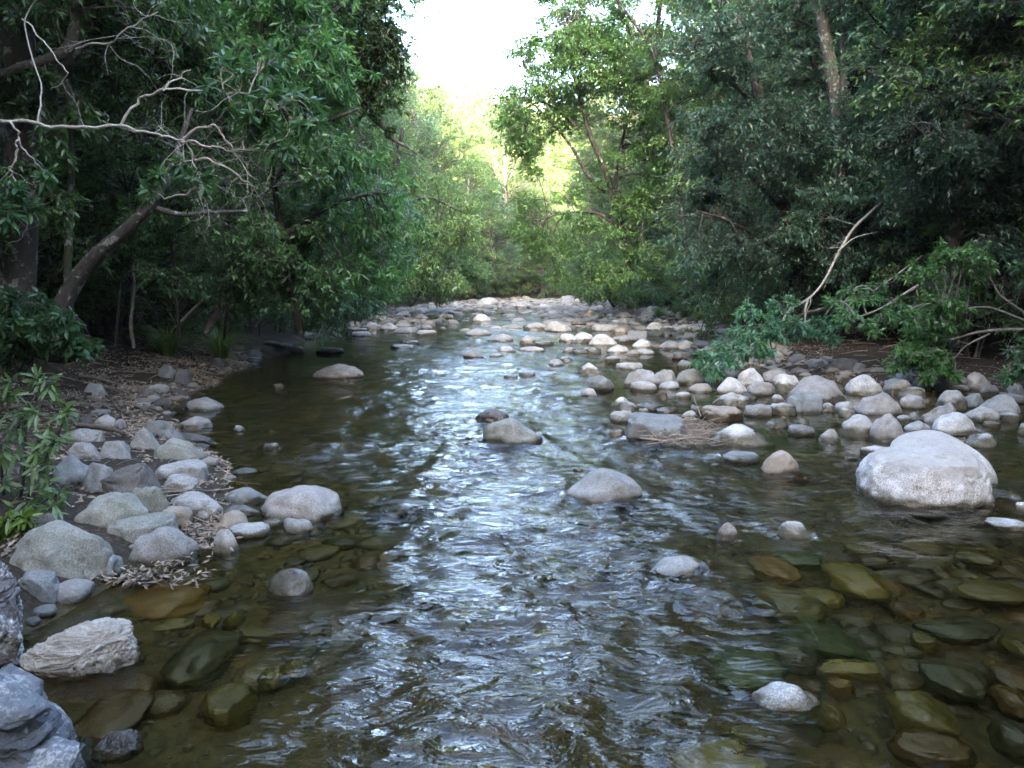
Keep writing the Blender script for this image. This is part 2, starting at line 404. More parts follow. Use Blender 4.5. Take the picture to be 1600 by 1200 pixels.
COLS = {'g': (.245, .258, .268), 'p': (.335, .349, .358), 'w': (.43, .445, .46), 'b': (.205, .232, .255), 'd': (.105, .107, .112), 't': (.315, .278, .236), 'n': (.225, .245, .222),
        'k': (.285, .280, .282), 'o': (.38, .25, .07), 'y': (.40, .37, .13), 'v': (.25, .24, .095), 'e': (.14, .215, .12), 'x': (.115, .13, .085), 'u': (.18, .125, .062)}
ROCKXY = []
def rock_obj(P, F, loc, col, lich, label, group, water_z, mat=None, name='river_stone', nolich=0.0):
    mb = MB(); mb.add(P, F, wet=P[:, 2]+loc[2]-water_z, nolich=nolich)
    o = mb.obj(name, mat or M_ROCK, loc=loc); o.color = (*(np.array(col)*np.array([1.03, 1.0, .935])), lich)
    tag(o, label, 'stone', group); return o

def place_rock(x0, x1, y0, y1, colk, style, label, group, seed):
    rs = np.random.RandomState(seed+1000)
    tw, cx = x1-x0, (x0+x1)/2
    p = on_ground(cx, y1); Z = p[1]
    zg = max(float(ground(p[0], p[1])), float(zw(p[1])))
    big = tw*1.0
    U, F = stone_unit(seed, style, 5 if big > 150 else 4 if big > 55 else 3)
    a = rs.uniform(-.7, .7); ca, sa = math.cos(a), math.sin(a)
    w = tw/FPX*math.hypot(p[1], CAMZ)
    sx = w/2; sy = sx*rs.uniform(.68, .88); sz = max(.35*sx, sx*(y1-y0)/tw*1.15)
    X, Y = p[0], p[1]+sy*.8; sink = {'r': .18, 'e': .1, 'a': .2, 's': .0, 'h': .15}[style]
    for _ in range(9):
        zg = max(float(ground(X, Y-.5*sy)), float(zw(Y)))
        Q = U*np.array([sx, sy, sz]); Q = np.stack([Q[:, 0]*ca-Q[:, 1]*sa, Q[:, 0]*sa+Q[:, 1]*ca, Q[:, 2]], 1)
        zc = zg-sink*sz; W = Q+np.array([X, Y, zc]); W2 = W[W[:, 2] > zg-.004]
        if len(W2) < 6: sink -= .1; continue
        s = project(W2); b0, b1, t0, t1 = s[:, 0].min(), s[:, 0].max(), s[:, 1].min(), s[:, 1].max()
        dep = Y/1.0
        X += (cx-(b0+b1)/2)/FPX*dep
        sx *= np.clip(tw/(b1-b0), .8, 1.25); sy = np.clip(sy*np.clip(tw/(b1-b0), .8, 1.25), .3*sx, 1.1*sx)
        Y += np.clip((t1-y1)*dep*dep/(FPX*CAMZ), -.25, .25)*.8
        hh = (y1-y0)/max(4.0, (t1-t0)); 
        sz *= np.clip(hh, .75, 1.3)
        if sz < .16*sx:                      # very flat: make it shallower front to back instead
            sz = .16*sx; sy *= np.clip(hh, .85, 1.0)
        sz = min(sz, 1.7*sx)
    Q = U*np.array([sx, sy, sz]); Q = np.stack([Q[:, 0]*ca-Q[:, 1]*sa, Q[:, 0]*sa+Q[:, 1]*ca, Q[:, 2]], 1)
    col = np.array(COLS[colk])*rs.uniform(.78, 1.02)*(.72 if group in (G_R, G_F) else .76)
    lich = {'p': .3, 'w': .7, 'n': .2, 'g': .22, 'k': .25, 'b': .12, 'd': .08, 't': .15}.get(colk, .1)
    ROCKXY.append((X, Y, max(sx, sy)))
    wz = float(zw(Y)) if zg < zw(Y)+.02 else zg-.12
    return rock_obj(Q, F, (X, Y, zg-sink*sz), col, lich, label, group, wz)

def sunk_rock(x0, x1, y0, y1, colk, style, label, group, seed, top=.07):
    """a stone lying under the surface: its pixels are followed down through the refracting water"""
    def down(px, py, z):
        p = on_water(px, py); v = ray(px, py); v = v/np.linalg.norm(v)
        c = -v[2]; n = 1/1.333; k = math.sqrt(1-n*n*(1-c*c)); r = n*v+(n*c-k)*np.array([0, 0, 1.0])
        return p+r*((p[2]-z)/-r[2])
    rs = np.random.RandomState(seed+500)
    a, b = down(x0, (y0+y1)/2, -top), down(x1, (y0+y1)/2, -top); c, d = down((x0+x1)/2, y0, -top), down((x0+x1)/2, y1, -top)
    sx = (b[0]-a[0])/2; sy = (c[1]-d[1])/2; X, Y = (a[0]+b[0])/2, (c[1]+d[1])/2
    sz = max(.10, min(.16, .5*min(sx, sy)+.05))
    U, F = stone_unit(seed, style, 4)
    Q = U*np.array([sx*1.04, sy*1.05, sz])
    return rock_obj(Q, F, (X, Y, -top-sz*.93), np.array(COLS[colk])*rs.uniform(.9, 1.1), .0, label, group, 50.0)

G_L, G_C, G_R, G_F, G_S = 'boulders along the left water edge', 'boulders in the middle of the current', 'stones of the right hand bar', 'cobbles upstream in the creek bed', 'stones under the clear water'
TABLE = '''
@L
288 352 620 643 g r|rounded grey stone standing alone in the dark left pool
275 333 650 671 k h|brownish humped stone behind a curved black stick in the pool
226 282 656 684 b a|blue grey angular stone at the pool edge next to the curved stick
202 250 669 702 g h|grey pyramid shaped stone beside the dark inlet on the left bank
270 340 680 694 b s|long flat wet slab in the left pool behind the greenish sloping boulder
240 323 684 720 n h|greenish sloping boulder reaching into the left pool
240 326 717 750 p s|pale flat topped boulder just in front of the greenish sloping one
253 310 740 770 p a|light boulder with round lichen spots below the flat topped one
153 254 712 777 d a|large dark faceted boulder with a sharp edge among the left boulders
130 184 722 769 g a|upright grey boulder pressed against the dark faceted one
82 152 710 758 b r|blue grey boulder with twigs lying on top beside the left bush
106 160 691 719 k a|brown block shaped stone partly under the bush leaves
155 204 688 717 g a|grey stone with a darker patch between the brown block and the inlet
96 164 669 693 g a|low grey stone under the thick dark stick on the left bank
146 183 648 668 p a|pale flat faced stone behind the thick dark stick
177 198 652 671 g a|small upright stone at the tip of the thick dark stick
123 147 649 664 d a|little dark wedge stone in the leaf litter behind the stick
140 174 639 650 b s|thin bluish slab lying in the leaf litter of the left bank
130 166 597 618 g a|grey pointed stone high on the left bank above the litter
216 238 601 618 d a|small black stone at the left waterline beside a flat slab
232 266 600 614 g s|flat slab sloping into the dark water of the left bank
247 276 566 590 b a|dark layered rock on the left shore beneath the first grass tussock
272 304 572 600 d a|black tilted rock ending in the water beneath the tussocks
203 266 750 802 n a|mossy upright boulder with a pale lichen patch in front of the dark faceted one
114 236 768 822 n r|big green grey boulder with lichen dots behind the long slab boulder
165 278 800 848 n s|low green grey slab wedged between three large left boulders
14 176 812 895 n r|largest green grey boulder of the left shore, lying over dry leaves
200 312 822 886 g r|smooth grey boulder with a black underside between heaps of dry leaves
142 194 866 898 b a|small bluish stone half buried in dry leaves at the water
26 97 890 930 b a|flat bluish stone amid dry leaves above the pale rough block
264 347 767 804 p e|pale elongated boulder bordering the still pocket of water
234 302 790 818 t a|tan stone carrying caught leaf debris beside the pocket of water
345 421 761 791 b h|blue grey saddle shaped boulder left of the pinkish dome
333 406 787 814 g h|long grey stone in front of the saddle shaped boulder
333 389 797 834 t h|tan peaked stone above the leafy water corner
406 536 758 817 k h|large pinkish grey dome with a faint white streak at the edge of the current
356 424 815 842 p s|pale slab with small twigs at the left water corner
331 374 826 864 p r|whitish stone beside the dry leaves at the left water corner
405 442 809 824 p s|thin pale slab lying in front of the pinkish dome
443 490 809 833 g r|small grey dome right in front of the pinkish dome
364 382 664 674 b r|tiny bluish stone in the middle of the left pool
411 436 692 702 b s|wet bluish stone barely above the water left of the riffle
418 490 887 933 k r|round grey stone alone in the lower left shallows
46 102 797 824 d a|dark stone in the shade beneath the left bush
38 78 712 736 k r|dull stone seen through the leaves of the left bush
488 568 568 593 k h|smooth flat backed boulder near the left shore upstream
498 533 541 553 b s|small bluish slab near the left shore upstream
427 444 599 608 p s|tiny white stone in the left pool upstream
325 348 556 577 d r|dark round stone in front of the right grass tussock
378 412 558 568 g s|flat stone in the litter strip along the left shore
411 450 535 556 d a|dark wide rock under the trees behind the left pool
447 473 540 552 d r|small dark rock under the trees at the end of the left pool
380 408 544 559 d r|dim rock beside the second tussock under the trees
@C
742 799 638 662 d h|dark smooth stone behind the lichen speckled boulder mid creek
754 849 653 697 n h|lichen speckled boulder in the middle of the current
882 1003 731 785 g h|large grey dome boulder with a wet foot mid creek
575 682 780 808 d h|dark wet rock with water sliding over it
1015 1102 868 907 p r|pale stone awash in the fast water
1120 1154 815 846 k r|small brownish stone poking up in the current
1216 1267 814 840 p r|rounded pale stone awash right of the brownish one
1174 1280 1064 1114 w h|white wet stone breaking the water at the bottom
949 978 671 684 t r|small orange tan stone left of the twig tangle
724 757 547 561 g h|single grey stone in the riffle upstream
731 764 511 525 g r|grey stone at the head of the riffle
764 798 519 535 g h|grey ridged stone next to the head of the riffle
781 803 539 551 p r|pale round stone below the ridged one in the riffle
613 645 536 545 p s|flat pale slab in the riffle near the left trees
627 653 530 540 g s|flat grey slab behind the pale one in the riffle
810 837 580 590 p s|low pale stone in the bright water
787 809 584 592 g s|low grey stone in the bright water
767 785 551 558 p s|pale sliver of stone in the bright water
856 883 561 573 g r|grey button stone in green water
874 895 557 567 p s|pale stone behind the button stone
903 939 567 585 w h|white stone with a black notch at its waterline
918 960 586 612 b a|blue grey angular stone in front of the white notched one
908 933 606 620 p r|low pale stone in front of the angular one
945 969 556 567 p s|pale disc of stone in the still side channel
962 1004 566 578 p s|pair shaped flat stone in the still side channel
894 911 730 739 t a|tan chip of stone behind the large dome boulder
@R
974 1032 576 608 p r|big pale boulder at the tip of the right bar
1018 1060 577 602 k r|pinkish boulder leaning on the big pale one at the tip of the bar
985 1027 595 613 p s|flat pale stone in front of the big pale one at the tip of the bar
1029 1062 595 609 p e|long pale pebble in front of the pinkish boulder
1053 1103 576 601 n r|greenish round boulder beneath the hanging leafy branch
1074 1114 599 614 t r|cream flat boulder in front of the greenish round one
1026 1043 612 622 t a|cream chip in the quiet water in front of the bar
1054 1080 612 623 p s|flat stone with its reflection in the quiet water
1050 1074 550 563 d a|dark stone in the side channel below the branch
1057 1082 562 577 b s|bluish slab in the side channel below the branch
953 986 620 635 w h|white peaked stone at the back of the small row in midstream
960 998 627 647 p r|pale round stone in the small row in midstream
953 988 641 660 p s|flat pale stone at the front of the small row in midstream
993 1038 628 643 g s|flat grey stone at the right of the small row in midstream
1025 1061 635 648 t s|flat tan stone at the right of the small row in midstream
996 1015 636 650 p a|small white wedge behind the blunt grey block
976 1076 644 692 b s|blunt grey block with white chips next to the twig tangle
1065 1090 641 654 p r|pale stone behind the twig tangle
1076 1106 632 643 t s|thin tan slab behind the smooth tan boulder
1094 1162 633 659 t s|smooth flat tan boulder to the right of the twig tangle
1111 1173 613 636 p h|pale boulder with a ridge behind the smooth tan one
1155 1183 612 625 b a|thin bluish wedge behind the ridged pale boulder
1112 1203 662 696 w h|white wedge boulder tapering to the right
1124 1188 704 724 b s|flat bluish stone awash to the left of the tan dome
1187 1250 703 743 t h|tan dome boulder in the current
1196 1231 654 669 p r|white cap of stone in the shallow water
1230 1273 663 681 b s|bluish flat stone in the shallow water
1279 1311 670 690 p a|cream wedge stone in the shallow water
1245 1264 653 664 t r|orange cream pebble behind the bluish flat stone
1162 1206 631 652 g s|flat grey stone beside the smooth tan boulder
1177 1202 641 651 p s|little pale slab tucked against the flat grey stone
1199 1245 629 649 p s|pale rounded slab left of the dark blue angular stone
1197 1229 616 634 p r|pale cobble behind the rounded slab
1227 1286 612 647 b a|dark blue angular stone with a pointed foot
1225 1322 586 632 k r|broad pinkish grey boulder in the centre of the bar
1205 1255 584 612 w r|white flecked boulder left of the broad one
1191 1234 577 602 p s|pale boulder behind the white flecked one
1149 1196 575 606 w r|white round boulder high on the bar
1120 1170 589 617 w h|white boulder sloping to the right
1167 1212 596 619 k a|brown layered stone between white boulders
1100 1134 583 599 p r|pale stone right of the greenish round one
1126 1157 579 592 t a|brown stone behind the white sloping boulder
1103 1154 564 586 p s|whitish slab beneath the hanging leafy branch
1278 1306 629 644 p r|pale pebble in front of the broad boulder
1302 1335 627 645 p r|white smooth pebble left of the blotchy boulder
1310 1338 637 652 w r|white pebble at the water in front of the smooth one
1318 1382 585 618 w r|large white boulder behind the blotchy one
1332 1410 613 650 k r|blotchy pink and white boulder on a dark hollow
1379 1424 591 615 w s|white boulder with rough flecks right of the large white one
1392 1429 579 599 b r|bluish round boulder at the shaded edge of the bar
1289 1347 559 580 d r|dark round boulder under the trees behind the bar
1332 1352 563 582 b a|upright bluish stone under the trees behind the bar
1401 1448 604 622 p r|pale boulder behind the striped flat one
1405 1446 613 640 k s|flat striped stone right of the blotchy boulder
1438 1463 620 633 t s|small tan slab between larger grey boulders
1460 1512 609 639 p r|smooth grey white boulder in the right part of the bar
1500 1538 614 638 b r|bluish boulder touching the smooth grey white one
1526 1596 616 649 g r|big grey boulder near the right frame edge
1527 1562 599 620 g a|grey angular boulder behind the big grey one
1561 1606 614 631 p s|long flat slab at the right frame edge
1560 1586 599 616 b r|dark bluish boulder in the shade at the right frame edge
1588 1610 598 611 k r|brownish cobble at the very right frame edge
1434 1503 628 667 k a|cracked pinkish boulder behind the white fluted one
1496 1564 635 661 p h|pale boulder with a long tail to the right
1455 1529 644 681 w r|white fluted boulder behind the huge white boulder
1310 1378 647 684 p h|smooth arched boulder left of the pinkish dome on the bar
1357 1415 646 692 k r|tall pinkish dome at the front of the bar
1398 1424 648 665 p s|pale slab behind the tall pinkish dome
1412 1455 657 676 p e|elongated cream stone behind the huge white boulder
1413 1439 672 684 t r|cream pebble touching the huge white boulder
1417 1437 642 660 b r|bluish pebble behind the elongated cream stone
1506 1560 677 699 w e|white lens shaped stone reflected in the right pool
1560 1594 644 659 p s|flat pale stone in the water of the right pool
1535 1564 658 668 t s|thin cream stone above its reflection in the right pool
1589 1614 659 680 p r|pale cobble cut by the right frame edge in the pool
1532 1556 771 792 p r|small white pebble at the foot of the huge white boulder
1587 1612 783 799 w s|white stone at the right frame edge below the huge boulder
1538 1612 808 830 w s|low white stone at the right frame edge in dark water
1344 1394 696 713 w s|flat white stone left of the huge white boulder
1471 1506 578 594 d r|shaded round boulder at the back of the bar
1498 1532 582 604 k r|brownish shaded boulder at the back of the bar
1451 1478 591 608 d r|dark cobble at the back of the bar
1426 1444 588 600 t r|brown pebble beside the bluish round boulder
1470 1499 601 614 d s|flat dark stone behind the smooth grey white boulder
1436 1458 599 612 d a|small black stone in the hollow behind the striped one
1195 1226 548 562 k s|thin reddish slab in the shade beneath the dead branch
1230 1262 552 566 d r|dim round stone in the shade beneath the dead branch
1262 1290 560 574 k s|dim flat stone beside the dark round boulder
@F
596 621 502 516 p r|white rounded cobble near the left trees upstream
567 595 501 515 p r|pale cobble beside the drooping left foliage
543 571 510 520 g s|flat grey cobble below the drooping left foliage
553 577 516 526 p s|flat pale cobble in front of the flat grey one
619 649 509 521 g s|wide flat cobble right of the white rounded one
653 679 514 524 p s|low pale cobble at the start of the riffle
657 675 505 516 g r|grey cobble behind the low pale one
616 641 484 497 w h|bright peaked cobble against the left bank
647 668 488 500 w r|bright round cobble against the left bank
681 705 488 499 p s|flat bright cobble at the left bank
742 765 488 503 w r|brightest round cobble in the far bed
781 793 482 490 d a|small black stone among pale far cobbles
544 565 494 505 g r|grey cobble under the left foliage
951 981 536 552 w h|white peaked cobble on the edge of the side channel
979 999 545 556 t r|cream cobble on the edge of the side channel
997 1020 543 554 p r|pale cobble at the corner of the side channel
915 937 541 553 p s|flat pale cobble in the green water
881 904 541 552 p r|white cobble left of the flat pale one
897 917 545 553 g s|thin grey cobble between two pale ones
876 898 519 535 w r|white egg shaped cobble facing the riffle
894 926 516 536 w h|white twin peaked cobble facing the riffle
924 960 519 540 w h|white creased cobble facing the riffle
814 834 522 539 p r|pale cobble left of the white egg
835 862 531 541 p s|pale flat cobble left of the white egg
814 847 540 550 p s|pale washed cobble in the riffle
821 853 501 517 k r|brownish dome cobble in the far bed
854 890 499 519 p r|large pale round cobble in the far bed
895 917 496 509 d r|dark dome cobble with its shadow in the far bed
929 965 505 518 p s|wide pale cobble behind a pool in the far bed
910 938 481 496 t h|cream sloping cobble below the right grasses
965 987 486 499 t r|cream round cobble below the right grasses
966 982 495 508 b r|bluish cobble below the cream round one
959 981 509 521 t r|tan cobble in the middle of the far right bed
983 1009 513 531 b a|bluish cobble with a lighter face on the far bar
1011 1035 501 516 p r|pale cobble close to the dark grasses
1033 1054 507 518 p s|pale flat cobble close to the dark grasses
1032 1050 515 529 d r|black cobble on the far bar
1048 1067 510 522 p r|white cobble right of the black one
1061 1081 514 526 p r|pale cobble at the end of the white twig
1032 1064 529 547 k r|grey pink cobble in front of the black one
1059 1089 528 547 p a|pale blocky cobble in front of the black one
990 1017 527 544 w r|white cobble in the middle of the far bar
959 993 521 536 g s|long grey cobble in the middle of the far bar
1085 1111 519 537 t r|brown cobble under the yellow green shrub
'''
def build_table(T):
    g = None; sd = 11
    for ln in T.strip().split('\n'):
        if ln[0] == '@': g = {'L': G_L, 'C': G_C, 'R': G_R, 'F': G_F}[ln[1]]; continue
        a, lab = ln.split('|'); q = a.split(); sd += 7; b4 = list(map(float, q[:4]))
        if b4[3] < 560: ww, hh_ = b4[1]-b4[0], b4[3]-b4[2]; b4 = [b4[0]-.12*ww, b4[1]+.12*ww, b4[2]+.14*hh_, b4[3]]
        place_rock(*b4, q[4], q[5], lab, g, sd)
build_table(TABLE)

SUNK = '''
140 327 898 955 o e .045|long golden brown stone just under the surface beside the dry leaves
268 364 970 1054 x e .09|dark green oval stone under the lower left shallows
317 347 954 970 y a .10|small yellow stone under water above the dark green oval
350 378 953 968 y r .11|small yellow brown stone beside the yellow one
364 437 969 994 v s .12|olive flat stone right of the dark green oval
229 302 955 978 v s .11|olive flat stone below the golden brown one
402 488 948 992 u s .13|reddish brown stone below the round grey stone
317 403 1056 1118 v r .15|dull olive stone deeper below the dark green oval
404 452 1030 1064 v r .14|round olive stone right of the dull olive one
120 222 1060 1152 u s .10|brown rock shelf under water beside the layered bedrock
451 489 1008 1044 v r .15|faint brown stone at the edge of the riffle
1176 1248 864 900 o s .13|olive brown stone behind the bright olive dome under water
1288 1386 866 923 y r .10|bright olive dome under the right shallows
1171 1288 899 960 v e .13|long olive stone left of the bright olive dome
1255 1319 914 938 y s .16|yellow stone at the foot of the bright olive dome
1208 1362 951 1016 e a .16|big green angular slab under the right shallows
1211 1279 1003 1033 x r .17|small dark stone in front of the green slab
1278 1388 1024 1046 y s .17|yellow green bar shaped stone in front of the green slab
1292 1333 1050 1067 o s .17|tan chip under water in front of the bar shaped stone
1441 1538 1020 1078 x s .14|grey green block under the right shallows
1390 1499 1066 1134 v r .11|large olive boulder under water near the lower right
1491 1604 895 932 v s .14|olive slab under water near the right frame edge
1568 1612 985 1018 v r .14|olive cobble cut by the right frame edge under water
1555 1612 1026 1072 u s .15|orange brown stone cut by the right frame edge under water
1551 1612 1060 1108 u r .16|brown cobble in front of the orange brown one
1552 1622 1115 1170 x r .12|grey stone in the bottom right corner under water
1395 1528 1122 1182 u s .16|broad brown stone at the bottom right under water
1341 1395 859 875 u s .12|orange stone behind the bright olive dome under water
1393 1441 933 957 u s .18|orange patch of stone deep in the right shallows
1090 1234 1002 1062 e s .17|green flat stone at the edge of the fast water
1424 1462 979 999 v s .18|olive chip deep in the right shallows
1435 1567 954 992 x s .17|dark broad stone deep in the right shallows
1047 1205 1144 1215 y s .06|pale yellow stone under streaming water at the bottom edge
1270 1322 1084 1125 v r .14|olive stone right of the white wet stone
1211 1283 854 876 e s .12|green stone behind the olive brown one under water
1316 1366 842 858 v s .10|pale olive stone behind the orange one under water
1218 1282 696 722 v r .08|mossy green stone under water behind the tan dome
1237 1276 736 750 u r .03|orange brown stone beside the foot of the tan dome
330 392 742 762 v s .10|olive stone under the left pool
420 480 714 734 v s .12|olive slab under the left pool beside the riffle
360 440 618 630 v s .08|faint olive slab far back under the left pool
1120 1200 1120 1150 v s .12|olive stone under the streaks left of the white wet stone
1500 1560 850 880 v r .10|olive cobble under the dark water right of the bright dome
'''
sd = 4000
for ln in SUNK.strip().split('\n'):
    a, lab = ln.split('|'); q = a.split(); sd += 3
    sunk_rock(*map(float, q[:4]), q[4], q[5], lab, G_S, sd, float(q[6]))

# ---- the huge white boulder: two swells with a seam between them
def lobe_boulder():
    V, F = ICO[5]; p = on_water(1440, 793); sx = (1537-1348)/2/FPX*5.8
    P = V.copy(); P = np.sign(P)*np.abs(P)**.9; 
    n = fbm(V*1.2+5.1, 2); P *= (1+.05*n)[:, None]
    A = P*np.array([.455, .40, .285])
    # the swell behind to the right, joined smoothly by taking the outer of the two surfaces along each direction
    D = V; c2 = np.array([.36, .40, .0]); r2 = np.array([.42, .36, .335])
    o = -c2/r2; d = D/r2; bq = (o*d).sum(1); cq = (o*o).sum()-1; disc = bq*bq-(d*d).sum(1)*cq
    t2 = np.where(disc > 0, (-bq+np.sqrt(np.maximum(disc, 0)))/(d*d).sum(1), 0)
    t1 = np.linalg.norm(A, axis=1); k = 45
    t = np.log(np.exp(k*t1)+np.exp(k*np.maximum(t2, 0)))/k
    Q = D*t[:, None]; Q[:, 2] += .10*sstep(.25, .7, Q[:, 1])*(Q[:, 2] > .1)
    top = np.maximum(Q[:, 2]-.21, 0); Q[:, 2] -= top*.3
    for n_, d_ in (((.5, -.7, .5), .44), ((-.7, -.5, .5), .40), ((.1, -.3, .95), .30), ((.8, .2, .55), .56), ((-.2, -.95, .2), .385)):
        n_ = np.array(n_)/np.linalg.norm(n_); Q -= n_*(np.maximum(Q@n_-d_, 0)*.55)[:, None]
    Q += (fbm(V*3.1+2, 3)*.014+fbm(V*9, 3)*.006-.016*np.exp(-(fbm(V*1.6+8, 2)/.03)**2)*sstep(-.1, .2, V[:, 0]))[:, None]*V
    # dimple low on the right
    h = np.exp(-((Q-np.array([.44, .12, .03]))**2).sum(1)/.006); Q -= D*(h*.10)[:, None]
    return Q, F, (p[0]+.185, p[1]+.36, .07)
Q, F, loc = lobe_boulder()
hb = rock_obj(Q, F, loc, (.32, .322, .33), 1.2, 'huge white frosted boulder with two swells in the right pool', G_R, 0.0, nolich=np.clip(1.15*sstep(.13, .24, Q[:, 2]-.05*Q[:, 1]+.07*fbm(Q*5, 3)), 0, .92))
ROCKXY.append((loc[0], loc[1], .6))

# ---- rough bedrock in the lower left corner
ICO[6] = ico(6)
def rough_rock(cx, cy, cz, s, seed, step, lab, col, lich, rot, nrm=(.42, -.30, .86), rough=1.0):
    V, F = ICO[6]; rs = np.random.RandomState(seed); P = np.sign(V)*np.abs(V)**.72; P /= np.abs(P).max(0)
    for _ in range(11):
        n = rs.normal(size=3); n /= np.linalg.norm(n); P -= n[None]*(np.maximum(P@n-rs.uniform(.58, .88), 0)*.9)[:, None]
    P = P*np.array(s); m = max(s)
    P += V*((fbm(V*2.2+seed, 4)*.075+np.abs(fbm(V*6+seed, 3))*-.05+fbm(V*17+seed, 3)*.008)*m*rough)[:, None]
    if step:                               # beds of rock break off in ledges
        n = np.array(nrm); n /= np.linalg.norm(n); t1 = np.cross(n, [0, 1, 0]); t1 /= np.linalg.norm(t1); t2 = np.cross(n, t1)
        u = P@n+.016*fbm(P*9+3, 2)+.02*np.floor(3.2*(P@t1)/m+fbm(P*5, 2)*.5)*.6+.014*np.floor(4.1*(P@t2)/m)
        k = u/step; fr = k-np.floor(k); q = np.floor(k)+sstep(.62, 1.0, fr)
        P += n[None]*((q*step-u)*.95)[:, None]
        c1 = np.abs((3.2*(P@t1)/m+fbm(P*5, 2)*.5) % 1-.5); P -= V*(np.exp(-((.5-c1)/.035)**2)*.012)[:, None]
    c, sn = math.cos(rot), math.sin(rot)
    P = np.stack([P[:, 0]*c-P[:, 1]*sn, P[:, 0]*sn+P[:, 1]*c, P[:, 2]], 1)
    return rock_obj(P, F, (cx, cy, cz), col, lich, lab, 'rough bedrock at the lower left corner', 0.0, M_STRATA, 'bedrock')
p = on_water(118, 1055); rough_rock(p[0]-.05, p[1]+.10, .03, (.275, .175, .135), 3, 0, 'rough pale grey block at the lower left waterline', (.29, .285, .272), .3, .12)
def bedded_rock(cx, cy, cz, lab, col, lich):
    """beds of rock dipping to the right, broken off one behind another in ledges"""
    n = np.array([.56, -.16, .80]); n /= np.linalg.norm(n); t1 = np.cross([0, 1.0, .15], n); t1 /= np.linalg.norm(t1); t2 = np.cross(n, t1)
    rs = np.random.RandomState(4); mb = MB()
    for k in range(11):
        U, F = stone_unit(7000+k, 'a', 4); U = np.sign(U)*np.abs(U)**.8
        a, b = rs.uniform(.13, .21)*(1-.045*k), rs.uniform(.11, .19)*(1-.03*k)
        o = n*(-.17+.034*k)+t1*(rs.uniform(-.05, .05)-.020*k)+t2*rs.uniform(-.07, .07)
        Q = o+U[:, :1]*a*t1+U[:, 1:2]*b*t2+U[:, 2:]*rs.uniform(.022, .036)*n
        Q += (fbm(Q*14+k, 4)*.008)[:, None]*n+(fbm(Q*9+k*3, 3)*.010)[:, None]*t1
        mb.add(Q, F, wet=Q[:, 2]+cz)
    U, F = stone_unit(7100, 'a', 5); Q = U*np.array([.27, .20, .13])-np.array([.10, .02, .05]); Q += (fbm(Q*10, 4)*.012)[:, None]; mb.add(Q, F, wet=Q[:, 2]+cz)
    o = mb.obj('bedrock', M_STRATA, loc=(cx, cy, cz)); o.color = (*col, lich*.8); tag(o, lab, 'stone', 'rough bedrock at the lower left corner'); return o
p = on_water(62, 1200); bedded_rock(p[0]+.02, p[1]+.03, .025, 'blue grey layered rock with white lichen in the bottom left corner', (.105, .12, .14), .5)
p = on_water(-20, 1075); rough_rock(p[0]-.17, p[1]+.16, .12, (.30, .28, .34), 5, .09, 'dark upright rock with lichen patches at the left frame edge', (.11, .108, .118), .9, 0, (.9, -.2, .4))
p = on_water(182, 1170); rough_rock(p[0], p[1]+.03, -.03, (.085, .08, .06), 9, 0, 'small wet black rock at the foot of the layered rock', (.06, .055, .05), .1, 0)

# ---- the smaller cobbles between: the bigger ones are stones of their own, the rest one mass
rs = np.random.RandomState(21); spots = []
for _ in range(90000):
    y = rs.uniform(3, 55); x = rs.uniform(xl(y)-.3, xr(y)+1.0)
    sc = (.03+.10*rs.rand()**1.7)*(1+1.3*sstep(12, 22, y)); dz = .0
    bar = (y > 6.6 and x > 1.2+.35*(y-8)*(y < 11)+0*y and x > 1.0 and y < 24)
    if y > 24: dens = (.05+.16*float(sstep(36, 46, y))) if abs(x-np.interp(y, TX[:, 0], TX[:, 1])) < 2.2 else .26*float(sstep(22, 34, y))+.08
    elif bar: dens = .75
    elif x < xl(y)+.5 and y < 9: dens = .35
    elif y < 12: dens = 1.1
    else: dens = .06
    if rs.rand() > dens*.30: continue
    spots.append((x, y, sc))
spots = np.array(spots); RX = np.array(ROCKXY)
mass = MB(); near = []
for x, y, sc in spots:
    if (np.hypot(RX[:, 0]-x, RX[:, 1]-y) < RX[:, 2]*.75).any(): continue
    near.append((x, y, sc))
gz = ground(np.array([a[0] for a in near]), np.array([a[1] for a in near]))
GR = [stone_unit(990+k, 'rea'[k % 3], 1) for k in range(9)]
UN = [stone_unit(900+k, 'rrese'[k % 5], 2) for k in range(14)]
far_units = [stone_unit(950+k, 'rreh'[k % 4], 3) for k in range(8)]
nfar = 0; under = MB(); dry = MB()
for (x, y, sc), z in zip(near, gz):
    w = float(zw(y)); U, F = UN[rs.randint(14)]
    a = rs.uniform(0, 6.28); c, s = math.cos(a), math.sin(a)
    if y > 24 and nfar < 40 and rs.rand() < .25:
        U, F = far_units[rs.randint(8)]; s3 = sc*rs.uniform(1.6, 2.6); Q = U*np.array([s3, s3*.85, s3*.62]); Q = np.stack([Q[:, 0]*c-Q[:, 1]*s, Q[:, 0]*s+Q[:, 1]*c, Q[:, 2]], 1)
        rock_obj(Q, F, (x, y, max(z, w-.02)+s3*.12), np.array(COLS['gpgpb'[rs.randint(5)]])*rs.uniform(.6, .85), .3, 'worn cobble packed among others in the far stony bed', 'cobbles packed across the far stony bed', w); nfar += 1; continue
    Q = U*np.array([sc, sc*.8, sc*.55]); Q = np.stack([Q[:, 0]*c-Q[:, 1]*s, Q[:, 0]*s+Q[:, 1]*c, Q[:, 2]], 1)
    if z < w-.06 and y < 24:
        Q = Q*(1+.5*rs.rand())
        under.add(Q+np.array([x, y, z+sc*.15]), F, wet=np.full(len(Q), -1.0), tint=np.full(len(Q), rs.rand()))
    else:
        zz = z+sc*.1 if y < 24 else max(z, w-.05)+sc*.1
        dry.add(Q+np.array([x, y, zz]), F, wet=Q[:, 2]+zz-w, tint=np.full(len(Q), rs.rand()))
